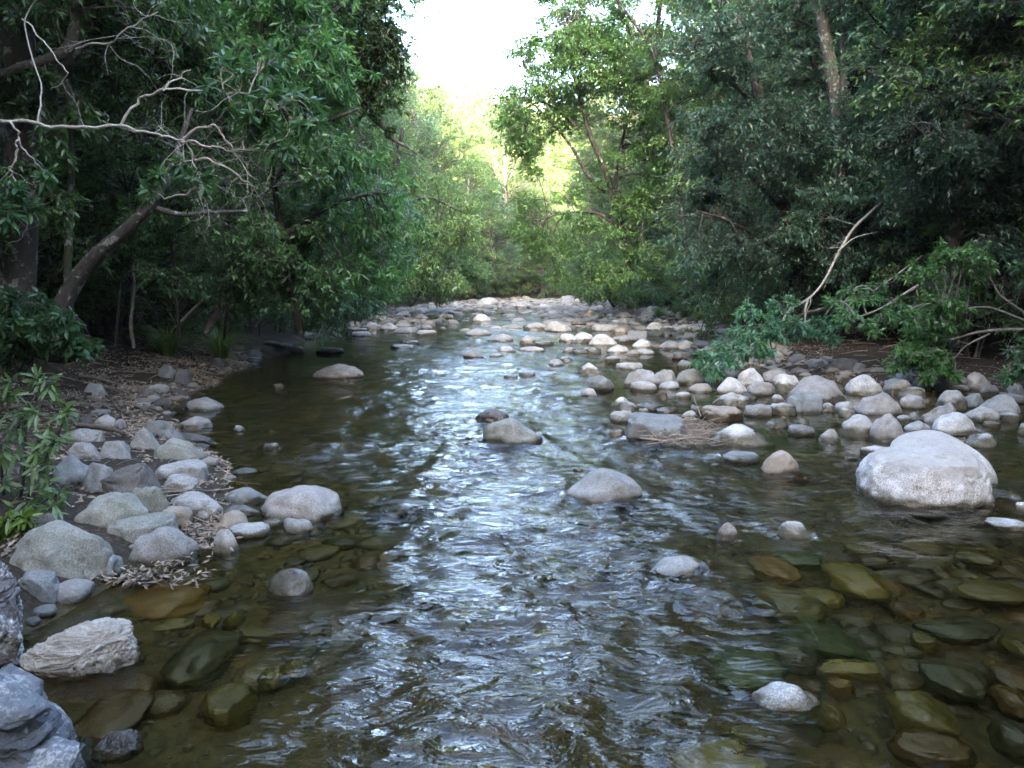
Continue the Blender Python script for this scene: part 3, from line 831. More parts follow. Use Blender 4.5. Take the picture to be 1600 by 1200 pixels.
def mat_cobble():
    t = NT('small_cobble'); pos = t.n('NewGeometry').outputs['Position']; h = t.attr('wet'); tn = t.attr('tint')
    c = t.ramp(tn, (0, (.055, .055, .052)), (.3, (.13, .13, .124)), (.55, (.21, .208, .198)), (.8, (.17, .15, .124)), (1, (.27, .268, .258)))
    bedc = t.ramp(tn, (0, (.03, .03, .016)), (.25, (.095, .085, .035)), (.45, (.05, .052, .026)), (.6, (.13, .115, .05)), (.8, (.10, .065, .028)), (1, (.07, .075, .045)))
    k = t.math('MULTIPLY_ADD', t.noise(pos, 40, 4, .7), .9, .5)
    w = t.n('MapRange', {0: h, 1: -.01, 2: .03, 3: 1.0, 4: 0.0}).outputs[0]
    c = t.mix(t.ramp(h, (0.0, 1.0), (.01, 0.0)), c, bedc)
    c = t.mix(1.0, c, t.n('CombineColor', {0: k, 1: k, 2: k}).outputs[0], 'MULTIPLY')
    c = t.mix(w, c, t.mix(1.0, c, (.5, .47, .4), 'MULTIPLY'))
    return t.done(t.n('BsdfPrincipled', {'Base Color': c, 'Roughness': t.n('MapRange', {0: w, 3: .75, 4: .3}).outputs[0], 'Normal': t.bump(t.noise(pos, 60, 3), .01)}))
gy_ = rs.uniform(2.2, 9, 9000); gx_ = xl(gy_)+(np.minimum(xr(gy_), 7)-xl(gy_))*rs.rand(9000); gz_ = ground(gx_, gy_)
for x, y, z in zip(gx_, gy_, gz_):
    U, F = GR[rs.randint(9)]; sc = .010+.030*rs.rand()**2; a = rs.uniform(0, 6.28); c, s = math.cos(a), math.sin(a); Q = U*np.array([sc, sc*.75, sc*.5])
    Q = np.stack([Q[:, 0]*c-Q[:, 1]*s, Q[:, 0]*s+Q[:, 1]*c, Q[:, 2]], 1)
    if z < -.03: under.add(Q+np.array([x, y, z+sc*.2]), F, wet=np.full(len(Q), -1.0), tint=np.full(len(Q), rs.rand()))
M_COB = mat_cobble()
tag(under.obj('bed_cobbles', M_COB), 'brown and olive cobbles covering the creek bed under water', 'cobbles', kind='stuff')
tag(dry.obj('small_cobbles', M_COB), 'small loose cobbles filling the gaps between larger stones', 'cobbles', kind='stuff')
# wakes and broken water where the current meets standing stones
WK = [(X, Y, r) for X, Y, r in ROCKXY if 2.5 < Y < 15 and float(turb(np.array([X]), np.array([Y]))[0]) > .22 and r > .06]
def wake(x, y):
    h = np.zeros(x.shape); f = np.zeros(x.shape)
    for X, Y, r in WK:
        m = (np.abs(x-X) < 6*r+.3) & (y < Y+2.5*r) & (y > Y-7*r-.4)
        if not m.any(): continue
        xx, yy = x[m], y[m]; u = np.abs(xx-X); v = Y-yy; d = np.hypot(xx-X, yy-Y)
        arm = np.exp(-((u-r*.95-.32*np.maximum(v, 0))/(.035+.05*r))**2)*np.exp(-np.maximum(v, 0)/(3.2*r+.1))*(v > -.3*r)
        pil = np.exp(-((d-r*1.08)/(.05+.08*r))**2)*(v < .2*r)
        n = perlin(np.stack([xx*9, yy*7, xx*0+X], 1))
        h[m] += (.016*arm+.014*pil)*min(1, r/.25)
        f[m] = np.maximum(f[m], (.62*arm*(n > -.1)+.45*np.exp(-((d-r*1.05)/.05)**2)*(v > 0))*(.6+.8*n))
    return h, np.clip(f, 0, .8)
_wave, _foam = wave, foam
def wave(x, y):
    z = _wave(x, y); h, f = wake(x.ravel(), y.ravel()); return z+(h.reshape(x.shape))*np.clip(turb(x, y)*1.6, 0, 1)
def foam(x, y):
    h, f = wake(x.ravel(), y.ravel()); return np.maximum(_foam(x, y), f.reshape(x.shape)*np.clip(turb(x, y)*1.4, 0, 1))
ys = [0.9]
while ys[-1] < 70: ys.append(ys[-1]+max(.022, .0055*ys[-1]))
wx_ = axis((-8, -3.2, .06), (-3.2, 4.6, .03), (4.6, 11, .06), (11, 30, .5))
water = grid_obj('water', wx_, np.array(ys), wave, M_WATER, {'turb': turb, 'foam': foam},
                 keep=lambda X, Y: (X > xl(Y)-.9) & (X < xr(Y)+.9))
tag(water, 'clear brown creek water rippling over stones', kind='structure')
# ------------------------------------------------------------------ plants
def unit(a): return a/(np.linalg.norm(a, axis=-1, keepdims=True)+1e-9)

def leaves(mb, pos, d, L, W, rs, tint, droop=.15, hi=False, flat=.55):
    """leaf blades: pos (n,3) stalk ends, d (n,3) directions"""
    n = len(pos); d = unit(d); L = np.broadcast_to(L, (n,))*rs.uniform(.7, 1.2, n); W = np.broadcast_to(W, (n,))*rs.uniform(.8, 1.15, n)
    up = unit(np.array([0, 0, 1.0])*flat+rs.normal(size=(n, 3))*(1-flat)*.8)
    s = unit(np.cross(d, up)); nn = np.cross(s, d)
    L = L[:, None]; W = W[:, None]; dn = np.array([0, 0, -1.0])
    if not hi:
        a = pos; m = pos+d*L*.48
        b = m+s*W*.5+nn*W*.13; c = m-s*W*.5+nn*W*.13; e = pos+d*L+dn*L*droop
        V = np.stack([a, b, c, e], 1).reshape(-1, 3); i = np.arange(n)[:, None]*4
        F = np.concatenate([i+np.array([[0, 1, 3]]), i+np.array([[0, 3, 2]])]); k = 4
    else:
        P = []
        for t, w in ((.04, .10), (.28, .72), (.55, 1.0), (.80, .66)):
            m = pos+d*L*t+dn*L*droop*t*t
            P += [m+s*W*.5*w+nn*W*.16*w, m, m-s*W*.5*w+nn*W*.16*w]
        P.append(pos+d*L+dn*L*droop); k = 13
        V = np.stack(P, 1).reshape(-1, 3); i = np.arange(n)[:, None]*k
        F4 = np.concatenate([i+np.array([[r*3+q, r*3+q+1, r*3+q+4, r*3+q+3]]) for r in range(3) for q in (0, 1)])
        F3 = np.concatenate([i+np.array([[9, 10, 12]]), i+np.array([[10, 11, 12]])])
        F = [F4, F3]
    mb.add(V, F, tint=np.repeat(tint, k))

def spray(bark, lf, rs, a, c, r, flat, ntwig, per, L, W, r0=.03, hi=False, whorl=False, tint0=.5, sides=4):
    """a limb from a to c carrying a loose pad of twigs and leaves of radius r round c"""
    a = np.asarray(a, float); c = np.asarray(c, float); dist = np.linalg.norm(c-a)
    mid = (a+c)/2+np.array([0, 0, .14*dist])+rs.normal(size=3)*.07*dist
    path = smooth_path([a, mid, c], 7)
    tube(bark, path, np.linspace(r0, max(.006, r0*.3), 7), sides)
    q = rs.normal(size=(ntwig, 3)); q = unit(q)*(rs.uniform(.15, 1.0, (ntwig, 1))**.6)
    tip = c+q*np.array([r, r, r*flat])
    tip[:, 2] -= .25*flat*r*np.hypot(q[:, 0], q[:, 1])**2
    st = path[rs.randint(3, 7, ntwig)]
    t = np.linspace(0, 1, 4)[None, :, None]
    bend = rs.normal(size=(ntwig, 1, 3))*.10*r
    tw = st[:, None]*(1-t)+tip[:, None]*t+bend*np.sin(np.pi*t)+np.array([0, 0, .10*r])*np.sin(np.pi*t)
    tr = max(.0028, r0*.13)
    for k in range(ntwig): tube(bark, tw[k], (tr*1.6, tr*1.3, tr, tr*.6), 3, cap=False)
    dirn = unit(tw[:, 3]-tw[:, 1])
    if whorl:
        base = np.repeat(tw[:, 3], per, 0)-np.repeat(dirn, per, 0)*(rs.uniform(0, .10, (ntwig*per, 1)))*L*4
        d = np.repeat(dirn, per, 0)*.45+unit(rs.normal(size=(ntwig*per, 3)))*.9
    else:
        u = rs.uniform(.25, 1.02, (ntwig*per, 1)); b = np.repeat(tw, per, 0)
        k = np.clip(u*3, 0, 2.999); ki = k.astype(int)[:, 0]; f = k-ki[:, None]
        ar = np.arange(len(b)); base = b[ar, ki]*(1-f)+b[ar, ki+1]*f
        d = np.repeat(dirn, per, 0)*.7+unit(rs.normal(size=(ntwig*per, 3)))*.85
    d[:, 2] -= .10
    tint = np.clip(tint0+np.repeat(rs.normal(0, .13, ntwig), per)+rs.normal(0, .14, ntwig*per), .03, 1)
    tint[rs.rand(len(tint)) < .006] = 0.0
    leaves(lf, base, d, L, W, rs, tint, hi=hi)

def tree_parts(seed, H, lean, Rc, zlow, nspray, L, W, ntwig, per, stems=1, flat=.42, pad=.8, side=0.0, r0=None):
    rs = np.random.RandomState(seed); bark = MB(); lf = MB(); trunks = []
    r0 = r0 or .016*H+.03
    for s in range(stems):
        ang = rs.uniform(0, 6.28); sp = .0 if stems == 1 else .22*H
        top = np.array([lean+math.cos(ang)*sp, math.sin(ang)*sp, H*rs.uniform(.82, .95)])
        pts = [np.array([math.cos(ang)*.1*(stems > 1), math.sin(ang)*.1*(stems > 1), -.3])]
        for k in (.25, .5, .75, 1.0):
            pts.append(top*np.array([k**1.3, k, k])+rs.normal(size=3)*np.array([.035*H, .035*H, 0])*(k < 1))
        path = smooth_path(pts, 22); trunks.append(path)
        rad = np.linspace(1, .16, 22)**.9*r0*(1 if s == 0 else rs.uniform(.55, .85)); rad[:3] *= (1.5, 1.2, 1.06)
        tube(bark, path, rad, 8)
    for k in range(nspray):
        u = zlow+(1-zlow)*(k+rs.rand())/nspray
        v = (u-zlow)/(1-zlow); prof = max(.22, math.sin(math.pi*(.20+.74*v))**.7)
        ang = rs.uniform(0, 6.28); rr = Rc*prof*math.sqrt(rs.uniform(.12, 1))
        tp = trunks[rs.randint(stems)]
        c = np.array([math.cos(ang)*rr+side*rr*.4, math.sin(ang)*rr, u*H])
        axis_at = tp[np.argmin(np.abs(tp[:, 2]-u*H))]; c[:2] += axis_at[:2]
        za = max(.12*H, u*H-.65*rr-.04*H); a = tp[np.argmin(np.abs(tp[:, 2]-za))]
        spray(bark, lf, rs, a, c, pad*rs.uniform(.7, 1.25), flat, ntwig, per, L, W, r0=max(.015, r0*.26*(1-.6*u)), tint0=.42+.12*rs.normal())
    return bark.mesh('trunk', M_BARK), lf.mesh('crown', M_LEAF, smooth=False)

def put_tree(parts, x, y, rot, sc, leafcol, barkcol, label, group=None, lich=.2, name='tree', cat='tree', dz=0.0, crown='crown', trunk='trunk'):
    root = empty(name, (x, y, float(ground(x, y))-.05+dz), rot); root.scale = (sc,)*3 if not hasattr(sc, '__len__') else sc
    tag(root, label, cat, group)
    t = bpy.data.objects.new(trunk, parts[0]); COL.objects.link(t); t.parent = root; t.color = (*barkcol, lich)
    c = bpy.data.objects.new(crown, parts[1]); COL.objects.link(c); c.parent = root; c.color = (*leafcol, 1)
    return root

BR_G, BR_D, BR_P = (.095, .09, .08), (.042, .039, .034), (.20, .197, .185)
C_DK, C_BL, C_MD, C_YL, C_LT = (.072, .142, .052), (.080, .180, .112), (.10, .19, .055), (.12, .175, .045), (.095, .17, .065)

# kinds of tree; each leans towards +x (turned to face the creek)
K_SKIRT = [tree_parts(40+k, 11, 2.6, 3.5, .04, 120, .115, .040, 24, 17, stems=1+(k == 1), pad=1.0, side=.5) for k in range(3)]
K_TALL = [tree_parts(60+k, 13, 1.4, 3.4, .30, 84, .115, .040, 24, 17, pad=1.05, side=.3) for k in range(2)]
K_FAR = [tree_parts(80+k, 13, 1.2, 3.8, .04, 100, .19, .08, 18, 12, pad=1.25, stems=1+k) for k in range(2)]
K_BUSH = [tree_parts(90+k, 2.6, .5, 1.25, .10, 34, .085, .028, 16, 14, stems=3, pad=.42, r0=.03) for k in range(2)]

PI = math.pi
LEFT = [  # kind, x, y, turn, scale, leaf, bark, label
 (K_TALL[0], -8.6, 12.5, .1, .95, C_MD, BR_D, 'tall tree with high crown on the left bank behind the bare branches'),
 (K_SKIRT[0], -8.2, 17.0, -.1, 1.0, C_MD, BR_G, 'leafy tree on the left bank whose foliage hangs over the boulder upstream'),
 (K_SKIRT[2], -8.4, 20.5, .2, 1.1, C_BL, BR_G, 'bluish green tree drooping to the water on the left bank'),
 (K_SKIRT[1], -9.0, 25.0, -.2, 1.15, C_MD, BR_D, 'twin stemmed green tree on the left bank'),
 (K_TALL[1], -9.0, 21.5, .0, 1.15, C_DK, BR_D, 'dark tall tree rising behind the bluish drooping one'),
 (K_SKIRT[0], -10.0, 31.0, .3, 1.1, C_MD, BR_G, 'green tree above the white rounded cobble on the left bank'),
 (K_SKIRT[2], -9.4, 37.0, .0, 1.05, C_LT, BR_G, 'light green tree on the left bank near the far bend'),
 (K_SKIRT[1], -9.0, 43.0, .1, 1.0, C_BL, BR_G, 'small crowned bluish tree at the far left bend'),
]
RIGHT = [
 (K_SKIRT[1], 11.6, 12.5, PI-.2, 1.1, C_BL, BR_D, 'dark tree filling the right frame edge behind the leafy bank branch'),
 (K_TALL[0], 10.6, 15.0, PI+.2, 1.05, C_BL, BR_G, 'tall dark tree with spotted pale trunk on the right bank'),
 (K_SKIRT[0], 9.6, 17.5, PI-.1, 1.1, C_BL, BR_D, 'bluish green tree with shelves of leaves above the dead branch'),
 (K_SKIRT[2], 8.8, 21.0, PI+.1, 1.1, C_BL, BR_G, 'blue green tree beside the dark grasses on the right bank'),
 (K_TALL[1], 9.6, 23.5, PI, 1.2, C_DK, BR_P, 'slim tall tree with pale stem on the right bank'),
 (K_SKIRT[1], 9.2, 33.0, PI+.1, 1.1, C_MD, BR_G, 'green tree behind the leaning open crowned one'),
 (K_SKIRT[0], 8.6, 39.0, PI-.2, 1.1, C_LT, BR_G, 'light green tree on the right bank near the far bend'),
 (K_SKIRT[2], 7.6, 46.0, PI, 1.0, C_LT, BR_G, 'pale green tree at the far right bend'),
]
for k, x, y, r, s, lc, bc, lab in LEFT: put_tree(k, x, y, r, s, lc, bc, lab, 'trees lining the left bank')
for k, x, y, r, s, lc, bc, lab in RIGHT: put_tree(k, x, y, r, s, lc, bc, lab, 'trees lining the right bank')
rs = np.random.RandomState(5)
for side in (-1, 1):
    for row, off in ((0, 4.6), (1, 8.5), (2, 13.5)):
        for y in np.arange(7.5-row*1.5, 60, 4.4+row*1.2):
            y2 = y+rs.uniform(-1.2, 1.2); e = xl(y2) if side < 0 else xr(y2)
            x = e+side*(off+rs.uniform(-1, 1))
            kind = [K_TALL, K_SKIRT, K_FAR][min(row, 2) if row else rs.randint(2)]
            lc = [C_DK, C_MD, C_BL][rs.randint(3)]
            put_tree(kind[rs.randint(len(kind))], x, y2, rs.uniform(0, 6.28), rs.uniform(.95, 1.3), lc, [BR_D, BR_G][rs.randint(2)],
                     'forest tree standing behind the front row on the %s bank' % ('left' if side < 0 else 'right'), 'forest behind the %s bank' % ('left' if side < 0 else 'right'))
# the trees that close the view ahead, in the last sun
for x, y, s, lc, lab in ((-9.5, 52, 1.0, C_YL, 'yellow green sunlit tree closing the view on the left'), (-5.2, 58, .98, C_LT, 'pale green rounded tree in the middle of the far bend'),
                         (-1.5, 62, .92, C_LT, 'hazy green tree at the centre of the far bend'), (2.2, 64, .80, C_YL, 'low yellow green tree at the far bend beneath the sky gap'),
                         (6.5, 60, 1.0, C_LT, 'pale tree behind the leaning open crowned tree'), (-13, 60, 1.25, C_YL, 'tall sunlit tree at the left of the sky gap'), (9.5, 66, 1.1, C_YL, 'sunlit yellow tree glimpsed between branches on the right')):
    put_tree(K_FAR[int(abs(x)) % 2], x, y, rs.uniform(0, 6), s, lc, BR_G, lab, 'trees at the far bend')
for k, (x, y) in enumerate(((-5.0, 47), (-3.4, 49), (-1.8, 52), (.4, 56), (2.6, 60.5), (4.4, 62), (6.4, 52), (5.6, 47.5), (-7, 43), (-6.6, 39.5), (-3, 58), (10, 58), (2.2, 56), (6.4, 42))):
    put_tree(K_FAR[k % 2], x, y, rs.uniform(0, 6), rs.uniform(.42, .62), [C_LT, C_MD, C_BL][k % 3], BR_G, 'low spreading tree at the water where the creek bends away', 'low trees where the creek bends away')
for x, y in ((-7.6, -4), (-7.6, .5), (-8.6, 4.5), (-9, -8), (8.2, -3.5), (9.4, .6), (10.5, 5), (12, 8), (10, -10), (-3, -17), (3, -19), (9, -20), (-10, -16), (-11, 6), (14, -2), (-15, -3), (12, 2), (-5, -8), (7, -9)):  # out-of-view trees added to block the sun and narrow the reflected sky
    put_tree(K_TALL[int(x+y) % 2], x, y, 0 if x < 0 else PI, 1.15, C_MD, BR_D, 'unseen tree added beside the viewpoint to shade the creek', 'unseen shading trees added beside the viewpoint')

# far wood on the hill ahead: a mass
fw = MB(); rs = np.random.RandomState(9)
for _ in range(420):
    y = rs.uniform(78, 210); x = rs.uniform(-75, 75); z = float(ground(x, y)); h = rs.uniform(9, 15); r = h*.34; n = 230
    q = unit(rs.normal(size=(n, 3)))*rs.uniform(.5, 1, (n, 1)); P = np.array([x, y, z+h*.6])+q*np.array([r, r, h*.45])
    leaves(fw, P, q+rs.normal(size=(n, 3))*.5, .95, .5, rs, np.clip(rs.normal(.6, .2)+rs.normal(0, .12, n), .03, 1))
o = fw.obj('far_wood', M_LEAF, smooth=False); o.color = (.075, .115, .028, 1)
tag(o, 'sunlit wood covering the hillside beyond the bend', 'wood', kind='stuff')
# ------------------------------------------------------------------ plants with a place of their own in the view
def px_path(pts, n=None):
    """[(px, py, Y), ...] -> smooth world path"""
    W = [at(*p) for p in pts]; return smooth_path(W, n or max(6, 5*len(W)))

def plant(name, label, cat, limbs, sprays, leafcol, barkcol, seed, L=.1, W=.034, ntwig=16, per=14, flat=.5, hi=False, whorl=False, lich=.3, group=None, r_spray=.014, wob=.0, twigs=(), tint0=.5, trunk='trunk', crown='crown'):
    rs = np.random.RandomState(seed); bark = MB(); lf = MB(); allp = []
    for pts, r in limbs:
        p = px_path(pts); n = len(p)
        if wob: p = p+np.stack([perlin(np.stack([np.arange(n)*.35, np.full(n, seed+k*9.1), np.full(n, .5)], 1)) for k in range(3)], 1)*wob
        rr = np.linspace(r, r*(.45 if not isinstance(r, tuple) else 1), n) if not isinstance(r, tuple) else np.linspace(r[0], r[1], n)
        tube(bark, p, rr, 8 if rr[0] > .04 else 5); allp.append(p)
    P = np.concatenate(allp)
    for q in sprays:
        px, py, Y, r = q[:4]; nt = int(ntwig*(q[4] if len(q) > 4 else 1))
        c = at(px, py, Y); d = np.linalg.norm(P-c, axis=1); a = P[np.argmin(d)]
        if d.min() > 2.4: a = c+(a-c)/d.min()*1.2
        spray(bark, lf, rs, a, c, r, flat, nt, per, L, W, r0=r_spray, hi=hi, whorl=whorl, tint0=tint0+.08*rs.normal(), sides=5)
    # bare side twigs, forking
    for (k, n_, ln, r) in twigs:
        p = allp[k]
        for _ in range(n_):
            i = rs.randint(len(p)//4, len(p)-1); T = unit(p[min(i+1, len(p)-1)]-p[i-1])
            d = unit(T*rs.uniform(.3, 1)+rs.normal(size=3)*.7); l = ln*rs.uniform(.4, 1.1); q = [p[i]]
            for _k in range(5): d = unit(d+rs.normal(size=3)*.32+np.array([0, 0, -.06])); q.append(q[-1]+d*l/5)
            q = np.array(q); tube(bark, smooth_path(q, 11), np.linspace(r, r*.3, 11), 4, cap=False)
            for _f in range(2):
                j = rs.randint(2, 5); d2 = unit(d+rs.normal(size=3)*.8); tube(bark, smooth_path([q[j], q[j]+d2*l*.22, q[j]+unit(d2+rs.normal(size=3)*.5)*l*.45], 6), np.linspace(r*.5, r*.2, 6), 3, cap=False)
    o0 = allp[0][0]; root = empty(name, o0); tag(root, label, cat, group)
    bark.v = [v-o0 for v in bark.v]; t = bark.obj(trunk, M_BARK, root); t.color = (*barkcol, lich)
    if lf.n:
        lf.v = [v-o0 for v in lf.v]; c = lf.obj(crown, M_LEAF, root, smooth=hi); c.color = (*leafcol, 1)
    return root

def scatter(rs, poly, n, Y, r):
    """n spray places inside a pixel polygon"""
    P = np.array(poly, float); out = []
    while len(out) < n:
        x, y = rs.uniform(P[:, 0].min(), P[:, 0].max()), rs.uniform(P[:, 1].min(), P[:, 1].max()); ins = False
        for i in range(len(P)):
            (ax, ay), (bx, by) = P[i-1], P[i]
            if (ay > y) != (by > y) and x < (bx-ax)*(y-ay)/(by-ay)+ax: ins = not ins
        if ins: out.append((x, y, rs.uniform(*Y), rs.uniform(*r)))
    return out
rs = np.random.RandomState(77)

# right bank, upstream: the leaning tree with an open crown
plant('leaning_tree', 'open crowned tree leaning out over the creek from the right bank', 'tree',
      [([(985, 430, 27), (971, 352, 27), (945, 265, 26.7), (922, 212, 26.5), (905, 150, 26.2), (880, 60, 26)], (.13, .035)),
       ([(945, 300, 26.8), (920, 276, 26.4), (892, 228, 26), (860, 190, 25.6), (820, 150, 25.3)], (.07, .02)),
       ([(966, 354, 27), (940, 336, 26.6), (912, 331, 26.2), (872, 335, 25.8), (840, 345, 25.4)], (.07, .02)),
       ([(960, 330, 27), (966, 250, 27), (985, 170, 27), (1000, 90, 27.4)], (.07, .02)), ([(905, 200, 26.5), (850, 160, 26.3), (812, 175, 26)], (.05, .02))],
      scatter(rs, [(870, 30), (960, 40), (1010, 120), (990, 190), (900, 200), (820, 230), (785, 190), (790, 130), (850, 110)], 84, (24.6, 28), (.7, 1.2)) + scatter(rs, [(830, -30), (960, -30), (960, 60), (880, 80)], 22, (26, 29), (.6, .9)) + scatter(rs, [(790, 100), (840, 20), (960, -40), (1010, 60), (900, 130)], 34, (25, 28.5), (.6, 1.0)) + scatter(rs, [(990, 60), (1100, 60), (1100, 300), (1000, 300)], 36, (25.4, 28), (.6, 1.0)) +
      scatter(rs, [(800, 300), (870, 290), (960, 300), (1050, 320), (1060, 440), (900, 465), (840, 440), (800, 370)], 46, (24.5, 27.5), (.6, 1.1)) +
      scatter(rs, [(785, 190), (850, 200), (830, 290), (795, 270)], 8, (25, 27), (.4, .7)) + scatter(rs, [(950, 190), (1060, 150), (1060, 320), (960, 300)], 14, (25, 28), (.6, 1)),
      (0.074, 0.161, 0.046), BR_D, 301, L=.13, W=.05, ntwig=20, per=15, flat=.45, r_spray=.022)
plant('dark_tree', 'dark stemmed tree leaning left at the top beside the sky gap', 'tree',
      [([(1075, 420, 23.5), (1060, 300, 23.5), (1040, 170, 23), (1024, 98, 22.8), (1003, 52, 22.6), (968, 5, 22.4), (930, -60, 22)], (.065, .035)), ([(1024, 98, 22.8), (1030, 20, 22.6), (1040, -50, 22.5)], (.08, .04))],
      scatter(rs, [(960, -60), (1120, -60), (1140, 140), (1060, 330), (1020, 200), (1000, 60)], 44, (21.5, 24.5), (.6, 1.0)), C_MD, BR_D, 302, L=.12, W=.044, r_spray=.022)
plant('pale_sapling', 'thin pale stemmed sapling behind the leaning tree', 'tree', [([(1003, 450, 26.5), (1004, 345, 26.5), (1007, 260, 26.4), (1004, 190, 26.5), (1012, 110, 26.5)], (.032, .018))],
      scatter(rs, [(990, 80), (1040, 80), (1040, 150), (985, 150)], 5, (26, 27), (.5, .8)), C_MD, (.13, .125, .11), 303, lich=.6)
plant('mottled_tree', 'tall tree with white mottled trunk high on the right bank', 'tree', [([(1330, 520, 16.5), (1318, 330, 16.3), (1312, 200, 16.2), (1300, 110, 16.1), (1288, 50, 16), (1270, -40, 16)], (.15, .10)),
      ([(1322, 350, 16.3), (1322, 200, 16.5), (1317, 80, 16.6), (1320, -40, 16.8)], (.08, .05)), ([(1312, 110, 16.1), (1360, 105, 15.6), (1415, 112, 15.2)], (.03, .012))],
      scatter(rs, [(1200, -60), (1420, -60), (1420, 30), (1340, 60), (1210, 60)], 12, (15, 17), (.5, .9)) + scatter(rs, [(1330, 90), (1450, 100), (1480, 200), (1350, 190)], 12, (14.6, 15.8), (.5, .8)), C_BL, (.11, .105, .092), 304, lich=1.0)

plant('hanging_tree', 'dark tree whose foliage hangs in front of the mottled trunk', 'tree',
      [([(1400, 520, 17.4), (1405, 400, 17.3), (1400, 250, 17), (1390, 100, 16.6)], (.14, .05)), ([(1402, 330, 17.2), (1340, 260, 15.8), (1290, 240, 15)], (.05, .02)), ([(1404, 380, 17.2), (1350, 350, 15.8), (1300, 340, 15)], (.05, .02))],
      scatter(rs, [(1230, 215), (1480, 190), (1500, 420), (1420, 460), (1300, 440), (1240, 380)], 60, (14.2, 16), (.4, .75)) + scatter(rs, [(1060, 380), (1260, 380), (1240, 480), (1080, 480)], 30, (15.5, 17.5), (.4, .7)),
      (.062, .142, .092), BR_D, 312, L=.095, W=.033, ntwig=20, per=16, flat=.42)
# right bank: shelves of bluish leaves hanging in front
plant('shelving_tree', 'bluish tree whose leaf shelves hang over the greenish round boulder', 'tree',
      [([(1230, 520, 16.6), (1235, 400, 16.4), (1215, 260, 16), (1180, 130, 15.6), (1150, 20, 15.3)], (.16, .06)), ([(1225, 330, 16.2), (1160, 260, 15.4), (1100, 225, 14.8)], (.06, .02)), ([(1190, 170, 15.7), (1120, 110, 15.2), (1085, 75, 15)], (.05, .02)), ([(1230, 400, 16.4), (1150, 350, 15.5), (1090, 330, 15)], (.05, .02))],
      scatter(rs, [(1080, 60), (1190, 10), (1260, 60), (1230, 120), (1110, 125)], 22, (14.2, 16), (.45, .8)) + scatter(rs, [(1060, 190), (1180, 150), (1310, 180), (1300, 250), (1120, 265), (1060, 240)], 30, (14, 15.8), (.45, .8)) +
      scatter(rs, [(1060, 260), (1330, 270), (1340, 420), (1110, 440), (1070, 380)], 40, (14.6, 16.4), (.45, .8)), (.032, .074, .050), BR_D, 305, L=.10, W=.034, ntwig=20, per=16, flat=.38)
plant('edge_tree', 'dark leafed tree filling the upper right corner', 'tree',
      [([(1500, 540, 13.2), (1490, 380, 13), (1510, 200, 12.8), (1540, 60, 12.6), (1560, -60, 12.5)], (.17, .09)), ([(1500, 300, 12.9), (1560, 210, 12.2), (1640, 120, 11.6)], (.05, .02)), ([(1500, 250, 12.8), (1450, 215, 12.3), (1420, 190, 12)], (.04, .015))],
      scatter(rs, [(1440, 100), (1640, 20), (1660, 260), (1480, 260)], 30, (11.4, 13.6), (.45, .8)) + scatter(rs, [(1360, 180), (1480, 190), (1500, 330), (1380, 340)], 22, (12.2, 14), (.4, .7)) +
      scatter(rs, [(1480, 240), (1660, 240), (1660, 420), (1500, 400)], 26, (11.6, 13.6), (.4, .7)) + scatter(rs, [(1340, -40), (1660, -40), (1660, 60), (1400, 70)], 20, (12, 14), (.5, .8)), (.028, .066, .042), BR_D, 306, L=.095, W=.032, ntwig=20, per=16, flat=.42)
plant('dead_branch', 'pale dead branch curving down in front of the right bank trees', 'branch',
      [([(1392, 300, 14.6), (1362, 330, 14.2), (1338, 352, 13.8), (1322, 374, 13.6), (1305, 405, 13.4), (1290, 435, 13.3), (1273, 458, 13.2), (1255, 472, 13.1), (1238, 481, 13)], (.026, .016)), ([(1236, 481, 13), (1224, 500, 12.9), (1220, 520, 12.8), (1210, 545, 12.7)], (.024, .012)), ([(1262, 468, 13.1), (1258, 488, 13), (1260, 510, 13), (1272, 535, 13)], (.02, .008)), ([(1310, 392, 13.4), (1335, 372, 13.6), (1372, 362, 13.8)], (.015, .006))],
      [], C_BL, (.30, .29, .265), 307, lich=.5, twigs=[(0, 7, .7, .007), (1, 4, .4, .005)])
plant('leafy_branch', 'drooping leafy branch touching the stones of the right bar', 'branch',
      [([(1400, 440, 14.2), (1330, 470, 13.8), (1260, 490, 13.2), (1190, 515, 12.6), (1140, 545, 12.2), (1105, 578, 12)], (.04, .012)), ([(1300, 478, 13.5), (1260, 530, 12.8), (1230, 550, 12.6)], (.018, .008))],
      [(1112, 578, 11.9, .25), (1135, 565, 12, .28), (1155, 548, 12.1, .28), (1172, 535, 12.2, .3), (1150, 520, 12.4, .3), (1185, 515, 12.4, .32), (1205, 500, 12.6, .32), (1215, 525, 12.5, .25), (1240, 510, 12.7, .28), (1195, 545, 12.2, .22), (1260, 520, 12.8, .25), (1285, 505, 12.9, .25), (1165, 490, 12.7, .3), (1225, 475, 13, .28), (1100, 560, 12.2, .2), (1125, 545, 12.3, .25), (1300, 530, 12.8, .2)],
      (0.070, 0.185, 0.116), BR_D, 308, L=.12, W=.030, ntwig=17, per=11, flat=.6, whorl=True, tint0=.55)
